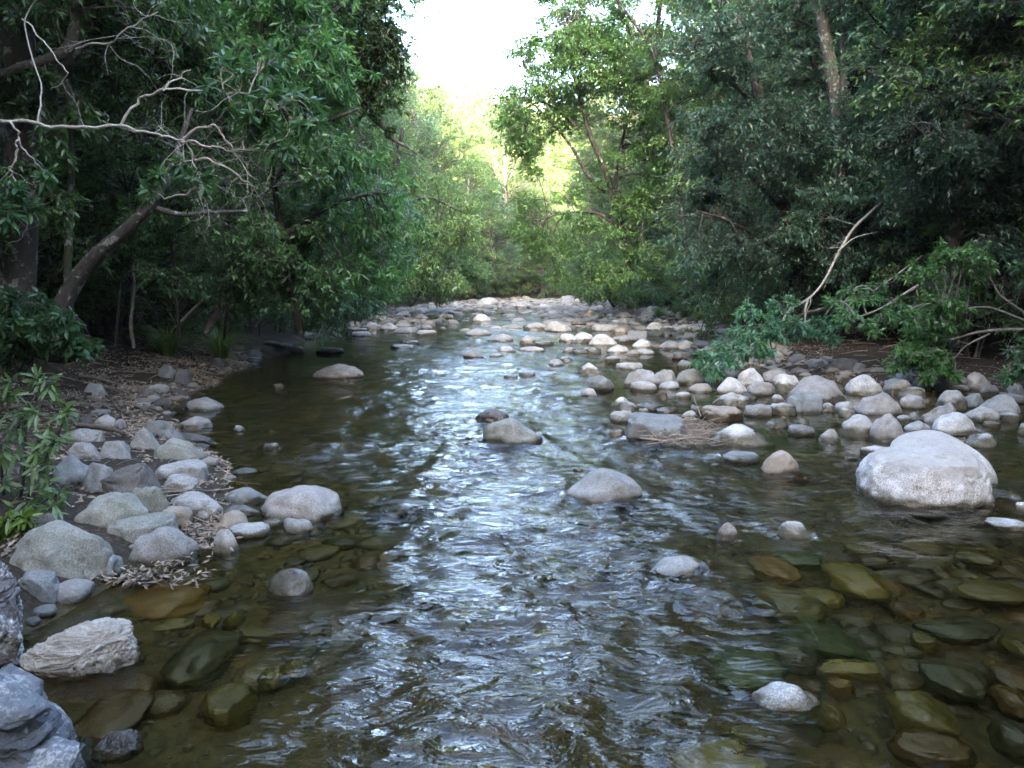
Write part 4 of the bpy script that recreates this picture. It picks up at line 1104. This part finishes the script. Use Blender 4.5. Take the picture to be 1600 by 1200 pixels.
plant('whorled_branch', 'branch with starlike leaf whorls over the shaded right bank', 'branch',
      [([(1480, 420, 13.2), (1420, 455, 12.6), (1380, 480, 12.3), (1330, 500, 12)], (.03, .010)), ([(1440, 400, 13.2), (1400, 430, 12.6), (1365, 455, 12.4)], (.014, .007)), ([(1400, 470, 12.4), (1372, 500, 12.2), (1368, 515, 12.1)], (.012, .006))],
      [(1322, 485, 12, .2), (1345, 470, 12.2, .2), (1312, 500, 11.9, .16), (1390, 490, 12.1, .22), (1366, 518, 12, .11), (1350, 505, 12, .14), (1400, 470, 12.3, .25), (1332, 455, 12.4, .2), (1375, 450, 12.5, .2), (1300, 470, 12.4, .16)],
      (0.064, 0.161, 0.070), BR_P, 309, L=.125, W=.033, ntwig=9, per=11, flat=.7, whorl=True, twigs=[(0, 4, .5, .006)])
plant('bright_bush_branch', 'bright green leafy bough above the back of the right bar', 'branch',
      [([(1680, 520, 11.6), (1600, 515, 11.5), (1535, 518, 11.4), (1490, 530, 11.3)], (.035, .014)), ([(1680, 600, 11.6), (1610, 500, 11.6), (1585, 478, 11.6), (1562, 460, 11.6), (1545, 430, 11.7)], (.03, .010)), ([(1545, 522, 11.4), (1510, 540, 11.3), (1490, 562, 11.2)], (.014, .007)), ([(1600, 500, 11.5), (1540, 480, 11.4), (1470, 490, 11.3)], (.02, .008))],
      scatter(rs, [(1440, 395), (1530, 385), (1545, 440), (1460, 480), (1430, 450)], 20, (10.9, 11.9), (.2, .34)) + scatter(rs, [(1410, 470), (1510, 470), (1510, 505), (1430, 530), (1400, 510)], 14, (10.9, 11.5), (.18, .3)) + scatter(rs, [(1410, 530), (1480, 525), (1475, 580), (1390, 580)], 12, (10.8, 11.3), (.16, .28)) + [(1470, 578, 10.9, .14), (1490, 585, 10.9, .12), (1450, 590, 10.9, .12)],
      (0.060, 0.151, 0.050), BR_P, 310, L=.105, W=.031, ntwig=13, per=11, flat=.6, whorl=True, twigs=[(1, 9, .8, .006), (0, 5, .5, .006), (2, 4, .4, .005)], tint0=.56)
plant('edge_bough', 'pale green bough entering at the right frame edge', 'branch', [([(1700, 500, 10.4), (1640, 540, 10.2), (1590, 560, 10)], (.02, .008))],
      [(1590, 548, 10, .18), (1612, 540, 10, .2), (1585, 575, 9.9, .15), (1575, 590, 9.9, .12), (1600, 585, 9.9, .15), (1595, 415, 10.4, .12), (1615, 440, 10.4, .2)], (.055, .125, .065), BR_P, 311, L=.10, W=.03, ntwig=13, per=11, whorl=True)

# left bank
plant('big_trunk_tree', 'thick trunked tree at the left frame edge', 'tree', [([(10, 560, 9.6), (22, 470, 9.6), (30, 350, 9.6), (38, 200, 9.6), (30, 60, 9.5), (20, -80, 9.4)], (.25, .15)), ([(-30, 150, 9.2), (25, 112, 9), (75, 95, 8.9), (110, 70, 8.9), (118, 0, 8.9), (112, -60, 8.9)], (.075, .06)),
      ([(30, 230, 9.6), (90, 130, 9.7), (140, 40, 9.8), (160, -50, 9.8)], (.07, .04))],
      scatter(rs, [(-60, -60), (330, -60), (330, 60), (200, 90), (-60, 80)], 46, (8.6, 11.5), (.4, .7)) + scatter(rs, [(-40, 60), (120, 90), (140, 260), (60, 420), (-40, 420)], 16, (8.6, 9.3), (.2, .35)) + scatter(rs, [(100, 60), (340, 60), (330, 200), (120, 200)], 22, (10, 12.5), (.35, .6)), (.045, .10, .034), (.06, .052, .045), 320, L=.10, W=.036, ntwig=20, per=14, lich=.55, whorl=False)
plant('lichen_tree', 'leaning lichen spotted trunk on the left bank', 'tree', [([(85, 500, 9.4), (115, 445, 9.4), (150, 400, 9.3), (190, 365, 9.2), (232, 325, 9.1), (255, 290, 9.1), (275, 240, 9.2), (300, 170, 9.4)], (.115, .02)), ([(235, 322, 9.1), (280, 335, 9.2), (330, 332, 9.4), (390, 330, 9.8)], (.035, .018)), ([(390, 325, 9.8), (420, 295, 9.6), (437, 270, 9.5), (450, 240, 9.4)], (.022, .008)), ([(425, 290, 9.6), (460, 285, 9.5), (500, 280, 9.4)], (.02, .008)), ([(95, 500, 9.4), (85, 560, 9.2)], (.17, .2))],
      [(440, 235, 9.3, .3), (500, 275, 9.4, .3), (400, 355, 9.6, .28), (420, 365, 9.6, .3)], C_DK, (.05, .046, .04), 321, L=.10, W=.034, lich=.55, twigs=[(1, 10, .8, .006), (2, 8, .7, .006)])
plant('bare_bough', 'long pale bare bough reaching in from the left frame edge', 'branch',
      [([(-60, 185, 7.2), (0, 191, 7.2), (50, 192, 7.2), (100, 198, 7.15), (150, 200, 7.1), (190, 194, 7.1), (215, 205, 7.05), (240, 208, 7), (262, 212, 7), (284, 222, 7), (300, 238, 7), (306, 260, 7), (312, 290, 7), (314, 315, 7)], (.019, .005)),
       ([(190, 194, 7.1), (208, 168, 7.1), (225, 152, 7.1), (256, 140, 7), (300, 142, 7), (340, 148, 6.9), (370, 145, 6.9), (410, 155, 6.8), (440, 166, 6.8), (465, 200, 6.8)], (.013, .004)),
       ([(256, 140, 7), (280, 122, 7.1), (300, 105, 7.1)], (.009, .004)), ([(288, 215, 7), (320, 200, 6.9), (342, 200, 6.9), (355, 220, 6.9), (372, 250, 6.9), (400, 280, 6.8)], (.013, .004)),
       ([(284, 220, 7), (320, 230, 6.9), (350, 232, 6.9), (390, 235, 6.8), (420, 240, 6.8)], (.011, .004)), ([(306, 248, 7), (340, 258, 6.9), (375, 275, 6.9), (395, 290, 6.9), (390, 310, 6.9)], (.010, .004)),
       ([(60, 192, 7.2), (62, 140, 7.5), (40, 30, 8), (80, -20, 8)], (.008, .006)), ([(5, 188, 7.2), (25, 205, 7.1), (32, 222, 7.1), (48, 245, 7), (60, 262, 7)], (.011, .005)), ([(32, 222, 7.1), (24, 228, 7), (25, 252, 7), (16, 262, 7), (20, 278, 7), (30, 300, 7), (38, 320, 7), (42, 345, 7), (36, 368, 7), (8, 385, 7)], (.011, .004)),
       ([(36, 28, 7.6), (60, 60, 7.5), (85, 85, 7.4), (104, 110, 7.3), (98, 125, 7.3), (78, 140, 7.3)], (.008, .003)), ([(120, 75, 8), (170, 68, 7.6), (205, 40, 7.5), (245, 20, 7.4)], (.011, .004)), ([(312, 290, 7), (290, 305, 7), (262, 308, 7), (245, 300, 7)], (.010, .004))],
      [(282, 255, 7, .08, .4), (308, 280, 7, .12, .6), (232, 300, 7, .09, .4), (248, 268, 7, .07, .3), (330, 140, 6.9, .15, .6), (352, 95, 7, .18, .7), (360, 172, 6.9, .15, .6), (380, 205, 6.8, .17, .7), (400, 190, 6.8, .18, .8), (440, 230, 6.8, .18, .8), (420, 160, 6.8, .18, .8), (68, 275, 7, .10, .5), (42, 325, 7, .08, .4), (20, 300, 6.9, .12, .6), (5, 330, 6.8, .15, .8), (460, 150, 6.8, .18, .8), (480, 190, 6.8, .18, .8), (390, 110, 7, .2, .7), (430, 90, 7, .2, .7)],
      (.045, .115, .050), (.36, .335, .30), 322, L=.135, W=.036, ntwig=10, per=11, flat=.7, whorl=True, hi=True, lich=.5, wob=.03, r_spray=.007, twigs=[(0, 20, .6, .003), (1, 20, .65, .003), (3, 9, .5, .0026), (4, 8, .55, .0026), (5, 8, .5, .0026), (10, 12, .7, .003), (8, 10, .45, .0026)])
plant('shining_tree', 'tree with long glossy leaves on the left bank below the dark overhang', 'tree',
      [([(470, 520, 12.6), (450, 420, 12.4), (430, 300, 12), (420, 180, 11.6), (410, 60, 11.4), (400, -50, 11.4)], (.06, .03)), ([(430, 280, 12), (500, 200, 11.4), (560, 170, 11.2)], (.05, .02)), ([(420, 150, 11.6), (480, 90, 11.2), (540, 60, 11)], (.05, .02)), ([(440, 370, 12.2), (520, 320, 11.8), (590, 300, 11.8)], (.05, .02))],
      scatter(rs, [(380, 400), (520, 360), (520, 490), (420, 500)], 16, (12.4, 14), (.3, .5)) + scatter(rs, [(360, 60), (520, 30), (560, 150), (570, 260), (480, 260), (390, 180)], 36, (10.6, 12.2), (.35, .6)) + scatter(rs, [(300, -40), (560, -40), (560, 60), (320, 70)], 30, (10.8, 13), (.4, .7)) + scatter(rs, [(490, 230), (640, 270), (640, 420), (560, 470), (480, 380)], 30, (12, 13.5), (.4, .7)),
      (0.074, 0.185, 0.070), BR_D, 323, L=.14, W=.036, ntwig=16, per=13, flat=.55, whorl=True, tint0=.52)
plant('overhanging_bough', 'dark leafy bough hanging at the left of the sky gap with a crooked mossy twig', 'branch',
      [([(380, -60, 13.5), (470, 20, 13.2), (540, 100, 13), (570, 165, 12.9), (590, 190, 12.9), (605, 205, 12.8), (615, 218, 12.8), (640, 232, 12.7), (662, 250, 12.6)], (.08, .010)), ([(470, 20, 13.2), (560, 20, 13), (620, 60, 12.8)], (.04, .015)), ([(612, 214, 12.8), (618, 232, 12.8), (650, 245, 12.7)], (.012, .006)), ([(600, 45, 13), (620, 62, 13), (645, 72, 13), (668, 72, 13)], (.014, .006))],
      scatter(rs, [(520, -40), (610, -40), (630, 40), (625, 170), (570, 180), (530, 100)], 36, (12.3, 13.6), (.35, .55)) + [(610, 206, 12.8, .12, .5)], (.034, .066, .020), (.05, .042, .034), 324, L=.09, W=.034, ntwig=20, per=15)
for k, (pts, r, col, lab) in enumerate((
    ([(208, 545, 12.5), (206, 500, 12.5), (209, 450, 12.5), (206, 400, 12.5), (200, 300, 12.6), (206, 350, 12.8)], (.032, .018), (.20, .20, .18), 'pale upright stem in front of the first grass tussock'),
    ([(275, 512, 13.4), (310, 475, 13.3), (340, 445, 13.2), (375, 420, 13.1), (420, 405, 13)], (.03, .012), (.22, .20, .17), 'slanting thin stick leaning over the grass tussocks'),
    ([(322, 520, 14), (345, 478, 14), (362, 440, 14), (372, 380, 14), (380, 300, 14)], (.07, .04), (.19, .175, .155), 'grey crooked trunk rising behind the second tussock'),
    ([(400, 510, 14.5), (440, 460, 14.4), (455, 420, 14.4), (470, 340, 14.4)], (.03, .015), (.14, .125, .11), 'thin dark stem near the drooping left foliage'),
    ([(110, 520, 11), (104, 420, 11), (112, 300, 11.2), (108, 120, 11.4)], (.06, .04), (.10, .105, .06), 'mossy dark stem beside the leaning lichen trunk'))):
    plant('forest_stem', lab, 'stem', [(pts, r)], [], C_DK, col, 330+k, lich=.8, wob=.02, twigs=[(0, 7, .9, .006)])

plant('drooping_tree', 'tree whose leaves droop to the water at the end of the left pool', 'tree',
      [([(440, 520, 19), (450, 420, 19), (480, 300, 18.6), (500, 180, 18.2), (500, 40, 18)], (.07, .03)), ([(470, 340, 18.8), (540, 290, 18), (600, 300, 17.4)], (.06, .02)), ([(452, 420, 19), (520, 400, 18), (580, 430, 17.2)], (.05, .02))],
      scatter(rs, [(470, 250), (600, 250), (640, 290), (645, 400), (600, 450), (500, 460), (450, 380)], 46, (16.6, 19), (.5, .85)) + scatter(rs, [(480, 400), (610, 390), (610, 470), (560, 505), (500, 520), (440, 500)], 54, (15.6, 18), (.35, .6)) + scatter(rs, [(400, 420), (500, 420), (500, 520), (420, 525)], 16, (16, 18), (.3, .5)),
      (0.109, 0.220, 0.146), BR_D, 325, L=.12, W=.04, ntwig=20, per=15, flat=.45)
plant('bending_tree', 'green tree bending over the bright cobbles on the left bank', 'tree',
      [([(560, 470, 29), (580, 380, 28.6), (610, 290, 28), (630, 200, 27.6)], (.16, .06)), ([(590, 350, 28.4), (660, 310, 27.4), (720, 330, 27)], (.06, .02))],
      scatter(rs, [(590, 330), (680, 260), (740, 330), (745, 420), (690, 460), (600, 450)], 44, (26, 30), (.7, 1.1)),
      (0.127, 0.220, 0.082), BR_D, 326, L=.15, W=.055, ntwig=20, per=14, flat=.45)
plant('leaning_shrub', 'leafy shrub leaning over the far cobbles from the left bank', 'shrub', [([(640, 480, 33), (670, 440, 33), (700, 420, 32.6)], (.06, .02))],
      scatter(rs, [(620, 380), (720, 370), (760, 440), (745, 468), (660, 474), (610, 470)], 40, (30, 35), (.5, .9)), (.085, .170, .065), BR_D, 351, L=.15, W=.055, ntwig=20, per=14, flat=.5, trunk='stem', crown='foliage')
plant('leaning_shrub', 'leafy shrub crowding the far cobbles from the right bank', 'shrub', [([(960, 480, 34), (930, 440, 34), (905, 420, 34)], (.06, .02))],
      scatter(rs, [(860, 390), (960, 380), (1010, 470), (930, 474), (880, 462), (855, 440)], 40, (31, 37), (.5, .9)), (.075, .155, .06), BR_D, 352, L=.15, W=.055, ntwig=20, per=14, flat=.5, trunk='stem', crown='foliage')
# left foreground shrub with long leaves, and its neighbours
plant('broad_shrub', 'light green shrub with long leaves at the left frame edge', 'shrub',
      [([(20, 830, 5.0), (35, 760, 4.9), (40, 700, 4.9), (38, 620, 5.0)], (.012, .006)), ([(20, 830, 5.0), (60, 740, 4.8), (90, 680, 4.75), (105, 640, 4.75)], (.012, .005)), ([(10, 830, 5.0), (0, 720, 4.9), (-20, 640, 4.9)], (.012, .006)), ([(20, 830, 5.0), (60, 790, 4.7), (95, 770, 4.6)], (.01, .004))],
      [(25, 600, 5, .12), (60, 595, 5, .10), (85, 600, 5, .08), (40, 640, 4.9, .13), (80, 650, 4.8, .11), (105, 640, 4.75, .07), (20, 670, 4.9, .14), (60, 690, 4.8, .12), (95, 690, 4.7, .09), (30, 720, 4.8, .14), (70, 735, 4.7, .11), (10, 760, 4.8, .14), (50, 770, 4.7, .12), (90, 780, 4.6, .09), (25, 800, 4.7, .10), (-10, 620, 4.9, .14), (0, 700, 4.8, .14), (75, 800, 4.55, .07)],
      (.105, .175, .085), BR_D, 340, L=.10, W=.025, ntwig=4, per=7, flat=.8, hi=True, whorl=True, r_spray=.005, lich=.1, tint0=.55, trunk='stem', crown='foliage')
plant('low_sprig', 'yellow green sprig at the left edge above the largest left boulder', 'shrub', [([(5, 850, 4.3), (12, 825, 4.3), (20, 812, 4.3)], (.008, .004))], [(12, 815, 4.3, .06), (30, 822, 4.3, .05), (0, 830, 4.3, .06), (40, 810, 4.3, .03)], (.10, .165, .035), BR_D, 341, L=.085, W=.024, ntwig=6, per=9, hi=True, whorl=True, r_spray=.004, tint0=.65, trunk='stem', crown='foliage')
plant('dark_shrub', 'dark green shrub above the leaf litter on the left bank', 'shrub', [([(40, 590, 8), (60, 530, 7.9), (80, 495, 7.9)], (.014, .006)), ([(30, 590, 8), (10, 540, 8), (-10, 500, 8)], (.014, .006)), ([(45, 590, 8), (100, 540, 7.8), (140, 525, 7.7)], (.012, .005))],
      scatter(rs, [(-30, 470), (60, 465), (120, 500), (165, 530), (150, 560), (60, 560), (-30, 580)], 30, (7.4, 8.3), (.16, .26)), (.036, .090, .040), BR_D, 342, L=.10, W=.034, ntwig=12, per=10, flat=.6, whorl=True, hi=True, r_spray=.006, trunk='stem', crown='foliage')

# understorey along both banks
rs = np.random.RandomState(31)
def bush_at(px, py, Y, s, lc, lab, grp):
    p = at(px, py, Y); put_tree(K_BUSH[rs.randint(2)], p[0], Y, rs.uniform(0, 6.28), s, lc, BR_D, lab, grp, name='bush', cat='bush', crown='foliage', trunk='stem')
bush_at(1095, 520, 19, .5, (.075, .13, .022), 'yellow green shrub at the shaded edge right of the far bar', 'shrubs on the right bank')
for y in np.arange(15, 56, 2.1):
    put_tree(K_BUSH[rs.randint(2)], xl(y)-rs.uniform(.9, 1.8), y, rs.uniform(0, 6.28), rs.uniform(.7, 1.15), [C_MD, C_BL, C_DK][rs.randint(3)], BR_D, 'low bush at the foot of the left bank trees', 'bushes under the left bank trees', name='bush', cat='bush', crown='foliage', trunk='stem')
for y in np.arange(24, 56, 2.1):
    put_tree(K_BUSH[rs.randint(2)], xr(y)+rs.uniform(.9, 1.8), y, rs.uniform(0, 6.28), rs.uniform(.6, 1.1), [C_MD, C_BL, C_DK][rs.randint(3)], BR_D, 'low bush at the foot of the right bank trees', 'bushes under the right bank trees', name='bush', cat='bush', crown='foliage', trunk='stem')
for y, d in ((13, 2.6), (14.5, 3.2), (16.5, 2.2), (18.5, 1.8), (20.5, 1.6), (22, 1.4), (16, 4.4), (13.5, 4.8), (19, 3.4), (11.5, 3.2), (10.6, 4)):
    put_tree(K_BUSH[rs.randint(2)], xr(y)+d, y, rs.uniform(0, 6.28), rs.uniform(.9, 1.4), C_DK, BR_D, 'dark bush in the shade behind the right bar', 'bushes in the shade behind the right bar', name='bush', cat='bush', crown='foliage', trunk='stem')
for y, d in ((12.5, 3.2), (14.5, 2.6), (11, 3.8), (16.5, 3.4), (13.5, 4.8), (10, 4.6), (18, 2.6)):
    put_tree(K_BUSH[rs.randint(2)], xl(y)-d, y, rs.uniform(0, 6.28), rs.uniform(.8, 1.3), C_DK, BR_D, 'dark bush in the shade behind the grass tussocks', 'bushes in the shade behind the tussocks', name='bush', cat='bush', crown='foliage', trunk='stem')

plant('tangled_thicket', 'dim thicket of leaves and thin stems behind the leaning lichen trunk', 'thicket',
      [([(180, 540, 12.5), (190, 420, 12.4), (200, 300, 12.4)], (.03, .012)), ([(280, 540, 13), (270, 400, 13), (250, 300, 13)], (.03, .012)), ([(350, 530, 13.5), (360, 400, 13.4), (350, 280, 13.4)], (.03, .012))],
      scatter(rs, [(60, 240), (420, 230), (430, 480), (330, 470), (200, 420), (70, 440)], 96, (11.2, 14), (.3, .55)) + scatter(rs, [(300, 330), (520, 330), (520, 490), (330, 480)], 44, (11.6, 14), (.3, .5)), (.080, .170, .068), BR_D, 350, L=.095, W=.034, ntwig=17, per=12, flat=.6, twigs=[(0, 24, 1.0, .005), (1, 24, 1.0, .005), (2, 24, 1.0, .005)], tint0=.45, trunk='stem', crown='foliage')
# grass tussocks
def tussock(px, py, lab, h, n, col, spread=.3):
    p = on_ground(px, py); mb = MB()
    t = np.linspace(0, 1, 6)
    for _ in range(n):
        a = rs.uniform(0, 6.28); b = np.array([math.cos(a), math.sin(a), 0]); r0 = rs.uniform(0, .14); l = h*rs.uniform(.6, 1.25); sp = rs.uniform(.45, 1.25)*spread/.3
        c = b*r0+b*(t[:, None]**1.7*l*.75*sp)+np.array([0, 0, 1])*(l*(t-.62*sp*t**2.6))[:, None]
        sd = np.array([-b[1], b[0], 0])*.008*(1-.85*t)[:, None]
        V = np.stack([c+sd, c-sd], 1).reshape(-1, 3); i = np.arange(5)[:, None]*2
        mb.add(V, i+np.array([[0, 1, 3, 2]]), tint=np.full(12, np.clip(rs.normal(.45, .2), .05, .9)))
    o = mb.obj('grass_tussock', M_GRASS, loc=(p[0], p[1], float(ground(p[0], p[1]))-.02)); o.color = (*col, 1); tag(o, lab, 'grass', 'grass tussocks on the banks')
tussock(262, 556, 'arching grass tussock beside the pale upright stem', .8, 380, (.12, .20, .06))
tussock(345, 560, 'arching grass tussock above the dark tilted rock', .9, 420, (.13, .21, .06))
tussock(1032, 500, 'dark grass tussock at the back of the far bar', .9, 260, (.06, .11, .04), .4)
tussock(1072, 500, 'dark grass tussock nearest the yellow green shrub', 1.0, 260, (.06, .11, .04), .4)
tussock(985, 488, 'dark grass tussock left of the other two on the right bank', .9, 220, (.06, .11, .04), .4)
tussock(500, 505, 'grass tussock under the drooping left foliage', .8, 220, (.10, .17, .05), .4)

# sticks
def stick(pts, r, lab, col=(.10, .08, .065), name='stick', cat='stick', lift=.02):
    W = []
    for px, py in pts:
        W.append(on_ground(px, py, lift))
    P = smooth_path(W, 6*len(W)); mb = MB(); tube(mb, P-P[0], np.linspace(r, r*.55, len(P))*(1+.15*perlin(np.stack([np.arange(len(P))*.7, np.zeros(len(P)), np.full(len(P), r*90)], 1))), 7)
    o = mb.obj(name, M_BARK, loc=P[0]); o.color = (*col, .15); tag(o, lab, cat)
stick([(118, 664), (150, 667), (178, 672), (194, 677)], .030, 'thick dark stick lying on the left bank', lift=.06)
stick([(244, 655), (270, 657), (285, 664), (292, 674)], .012, 'black curved stick at the pool edge', (.05, .042, .035), lift=.05)
stick([(8, 632), (45, 640), (82, 656)], .026, 'grey stick half hidden by the light green shrub', (.17, .15, .125), lift=.04)
stick([(120, 588), (150, 591), (182, 600)], .035, 'stout root like stick below the dark shrub', (.12, .10, .08), lift=.05)
stick([(130, 614), (165, 618), (185, 640), (200, 648)], .014, 'thin bent dark stick across the litter', (.07, .06, .05), lift=.03)
stick([(202, 648), (220, 640), (232, 630)], .010, 'forked twig reaching over the left waterline', (.14, .12, .10), lift=.05)
stick([(1095, 650), (1088, 632), (1084, 620)], .006, 'single upright twig behind the twig tangle', (.30, .27, .23), lift=.05)
stick([(1062, 514), (1058, 508), (1054, 503)], .012, 'white bare twig on the far right bar', (.40, .38, .35), lift=.1)

mb = MB(); p0 = on_water(1075, 690)
for k in range(230):
    px, py = rs.normal(1068, 26), rs.normal(676, 11); 
    if not (995 < px < 1125 and 648 < py < 700): continue
    c = on_water(px, py, rs.uniform(.0, .10)); a = rs.normal(.0, .55); l = rs.uniform(.10, .42); d = np.array([math.cos(a), math.sin(a)*.8, rs.normal(0, .22)])
    q = smooth_path([c-d*l/2, c+rs.normal(size=3)*.035, c+d*l/2], 7); tube(mb, q-p0, np.linspace(.0045, .002, 7), 4, tint=np.full(29, rs.uniform(.2, .9)))
for pts in ([(1031, 680), (1035, 670), (1060, 662), (1066, 665), (1055, 678)], [(1045, 681), (1060, 676), (1066, 664)], [(1000, 684), (1040, 688), (1090, 683), (1125, 690)]):
    q = smooth_path([on_water(a, b, .10) for a, b in pts], 20); tube(mb, q-p0, np.linspace(.007, .004, 20), 5, tint=np.full(101, .85))
o = mb.obj('twig_tangle', M_STICK, loc=p0); tag(o, 'tangle of bleached twigs caught against the blunt grey block', 'driftwood')

# dry leaf litter on the left shore and under the trees
def litter(name, lab, n, fn, L, W):
    mb = MB(); P = []
    while len(P) < n:
        q = fn()
        if q is not None and perlin(np.array([[q[0]*1.3, q[1]*1.3, 2.5]]))[0] > rs.uniform(-.45, .35): P.append(q)
    P = np.array(P); d = rs.normal(size=(n, 3)); d[:, 2] *= .25
    leaves(mb, P, d, L, W, rs, np.clip(rs.normal(.5, .28, n), .02, 1), droop=.05, flat=.6)
    tag(mb.obj(name, M_DRY, smooth=False), lab, 'leaf litter', kind='stuff')
def f1():
    px, py = rs.uniform(10, 370), rs.uniform(800, 905)
    if abs(py-(905-.10*px-60*(px > 330))) > 55: return None
    p = on_water(px, py, .05); g = float(ground(p[0], p[1]))
    if g < -.09 and rs.rand() < .9: return None
    return (p[0], p[1], max(g, 0.0)+rs.uniform(.005, .05))
litter('leaf_drift', 'dry curled leaves piled between the left shore boulders', 1500, f1, .055, .014)
def f2():
    y = rs.uniform(4.5, 17)
    if y < 7.5 and rs.rand() < .6: return None
    x = xl(y)-rs.exponential(1.7)+.1; g = float(ground(x, y)); return (x, y, g+rs.uniform(.0, .02))
litter('leaf_litter', 'brown leaf litter scattered over the left bank', 26000, f2, .06, .02)
def f3():
    y = rs.uniform(9.5, 20); x = xr(y)+rs.exponential(1.6)-.3; g = float(ground(x, y)); return (x, y, g+rs.uniform(.0, .02))
litter('bank_litter', 'brown leaf litter in the shade behind the right bar', 5000, f3, .07, .022)

# fallen twigs over the banks
mb = MB(); k = 0
while k < 700:
    sd_k = rs.rand() < .65; y = rs.uniform(4.8, 17) if sd_k else rs.uniform(10.5, 20)
    x = xl(y)-rs.exponential(1.3)+.1 if sd_k else xr(y)+rs.exponential(1.4)
    a = rs.uniform(0, 6.28); l = rs.uniform(.08, .55); d = np.array([math.cos(a), math.sin(a), 0])*l/2; c = np.array([x, y, 0])
    q = np.array([c-d, c+rs.normal(size=3)*.04, c+d]); q[:, 2] = ground(q[:, 0], q[:, 1])+rs.uniform(.008, .03); q = smooth_path(q, 6); r = rs.uniform(.002, .007)
    tube(mb, q, np.linspace(r, r*.6, 6), 4, tint=np.full(25, rs.uniform(.1, .8))); k += 1
tag(mb.obj('twig_litter', M_STICK), 'fallen twigs strewn over both banks', 'twigs', kind='stuff')
# ------------------------------------------------------------------ the moist air of the valley
def box(name, a, b, mat):
    V = np.array([(x, y, z) for z in (a[2], b[2]) for y in (a[1], b[1]) for x in (a[0], b[0])], float)
    F = np.array([(0, 2, 3, 1), (4, 5, 7, 6), (0, 1, 5, 4), (2, 6, 7, 3), (0, 4, 6, 2), (1, 3, 7, 5)]); mb = MB(); mb.add(V, F); return mb.obj(name, mat, smooth=False)
hm = bpy.data.materials.new('valley_air'); hm.use_nodes = True; t = hm.node_tree; t.nodes.clear()
ou = t.nodes.new('ShaderNodeOutputMaterial'); pv = t.nodes.new('ShaderNodeVolumePrincipled'); t.links.new(pv.outputs[0], ou.inputs[1])
pv.inputs['Color'].default_value = (.92, .95, .90, 1); pv.inputs['Density'].default_value = .0003; pv.inputs['Anisotropy'].default_value = .2
hz = box('haze', (-131, -76, -3), (151, 262, 72), hm); tag(hz, 'thin pale haze filling the valley', kind='stuff')
# ------------------------------------------------------------------ camera, light, render
cd = bpy.data.cameras.new('camera'); cam = bpy.data.objects.new('camera', cd); COL.objects.link(cam)
cam.location = (0, 0, CAMZ); cam.rotation_euler = (math.pi/2-PITCH, 0, 0)
cd.sensor_width = 36; cd.lens = 36*FPX/1600; cd.clip_end = 2000; cd.clip_start = .05
scene.camera = cam
ELEV, AZ = R(14), R(187)            # sun low behind the camera's left shoulder; azimuth clockwise from +Y
w = bpy.data.worlds.new('World'); scene.world = w; w.use_nodes = True
nt = w.node_tree; bg = nt.nodes['Background']; sky = nt.nodes.new('ShaderNodeTexSky')
sky.sky_type = 'NISHITA'; sky.sun_disc = False; sky.sun_elevation = ELEV; sky.sun_rotation = AZ
sky.dust_density = 2.8; sky.ozone_density = .0; sky.air_density = .62
nt.links.new(sky.outputs[0], bg.inputs[0]); bg.inputs[1].default_value = .15
sd_ = bpy.data.lights.new('sun', 'SUN'); so = bpy.data.objects.new('sun', sd_); COL.objects.link(so)
sd_.energy = 3.8; sd_.angle = R(.5); sd_.color = (1.0, .84, .62)
dirv = (math.sin(AZ)*math.cos(ELEV), math.cos(AZ)*math.cos(ELEV), math.sin(ELEV))
from mathutils import Vector
so.rotation_euler = Vector(dirv).to_track_quat('Z', 'Y').to_euler()
so.location = (-20, -40, 40)
vs = scene.view_settings; vs.view_transform = 'Standard'; vs.look = 'None'; vs.gamma = 1; vs.use_curve_mapping = False
vs.exposure = 5.0
scene.render.engine = 'CYCLES'; cy = scene.cycles
cy.use_denoising = True; cy.max_bounces = 9; cy.diffuse_bounces = 4; cy.glossy_bounces = 4; cy.transmission_bounces = 6
cy.transparent_max_bounces = 8; cy.volume_bounces = 0; cy.sample_clamp_indirect = 6; cy.sample_clamp_direct = 0
cy.use_adaptive_sampling = False
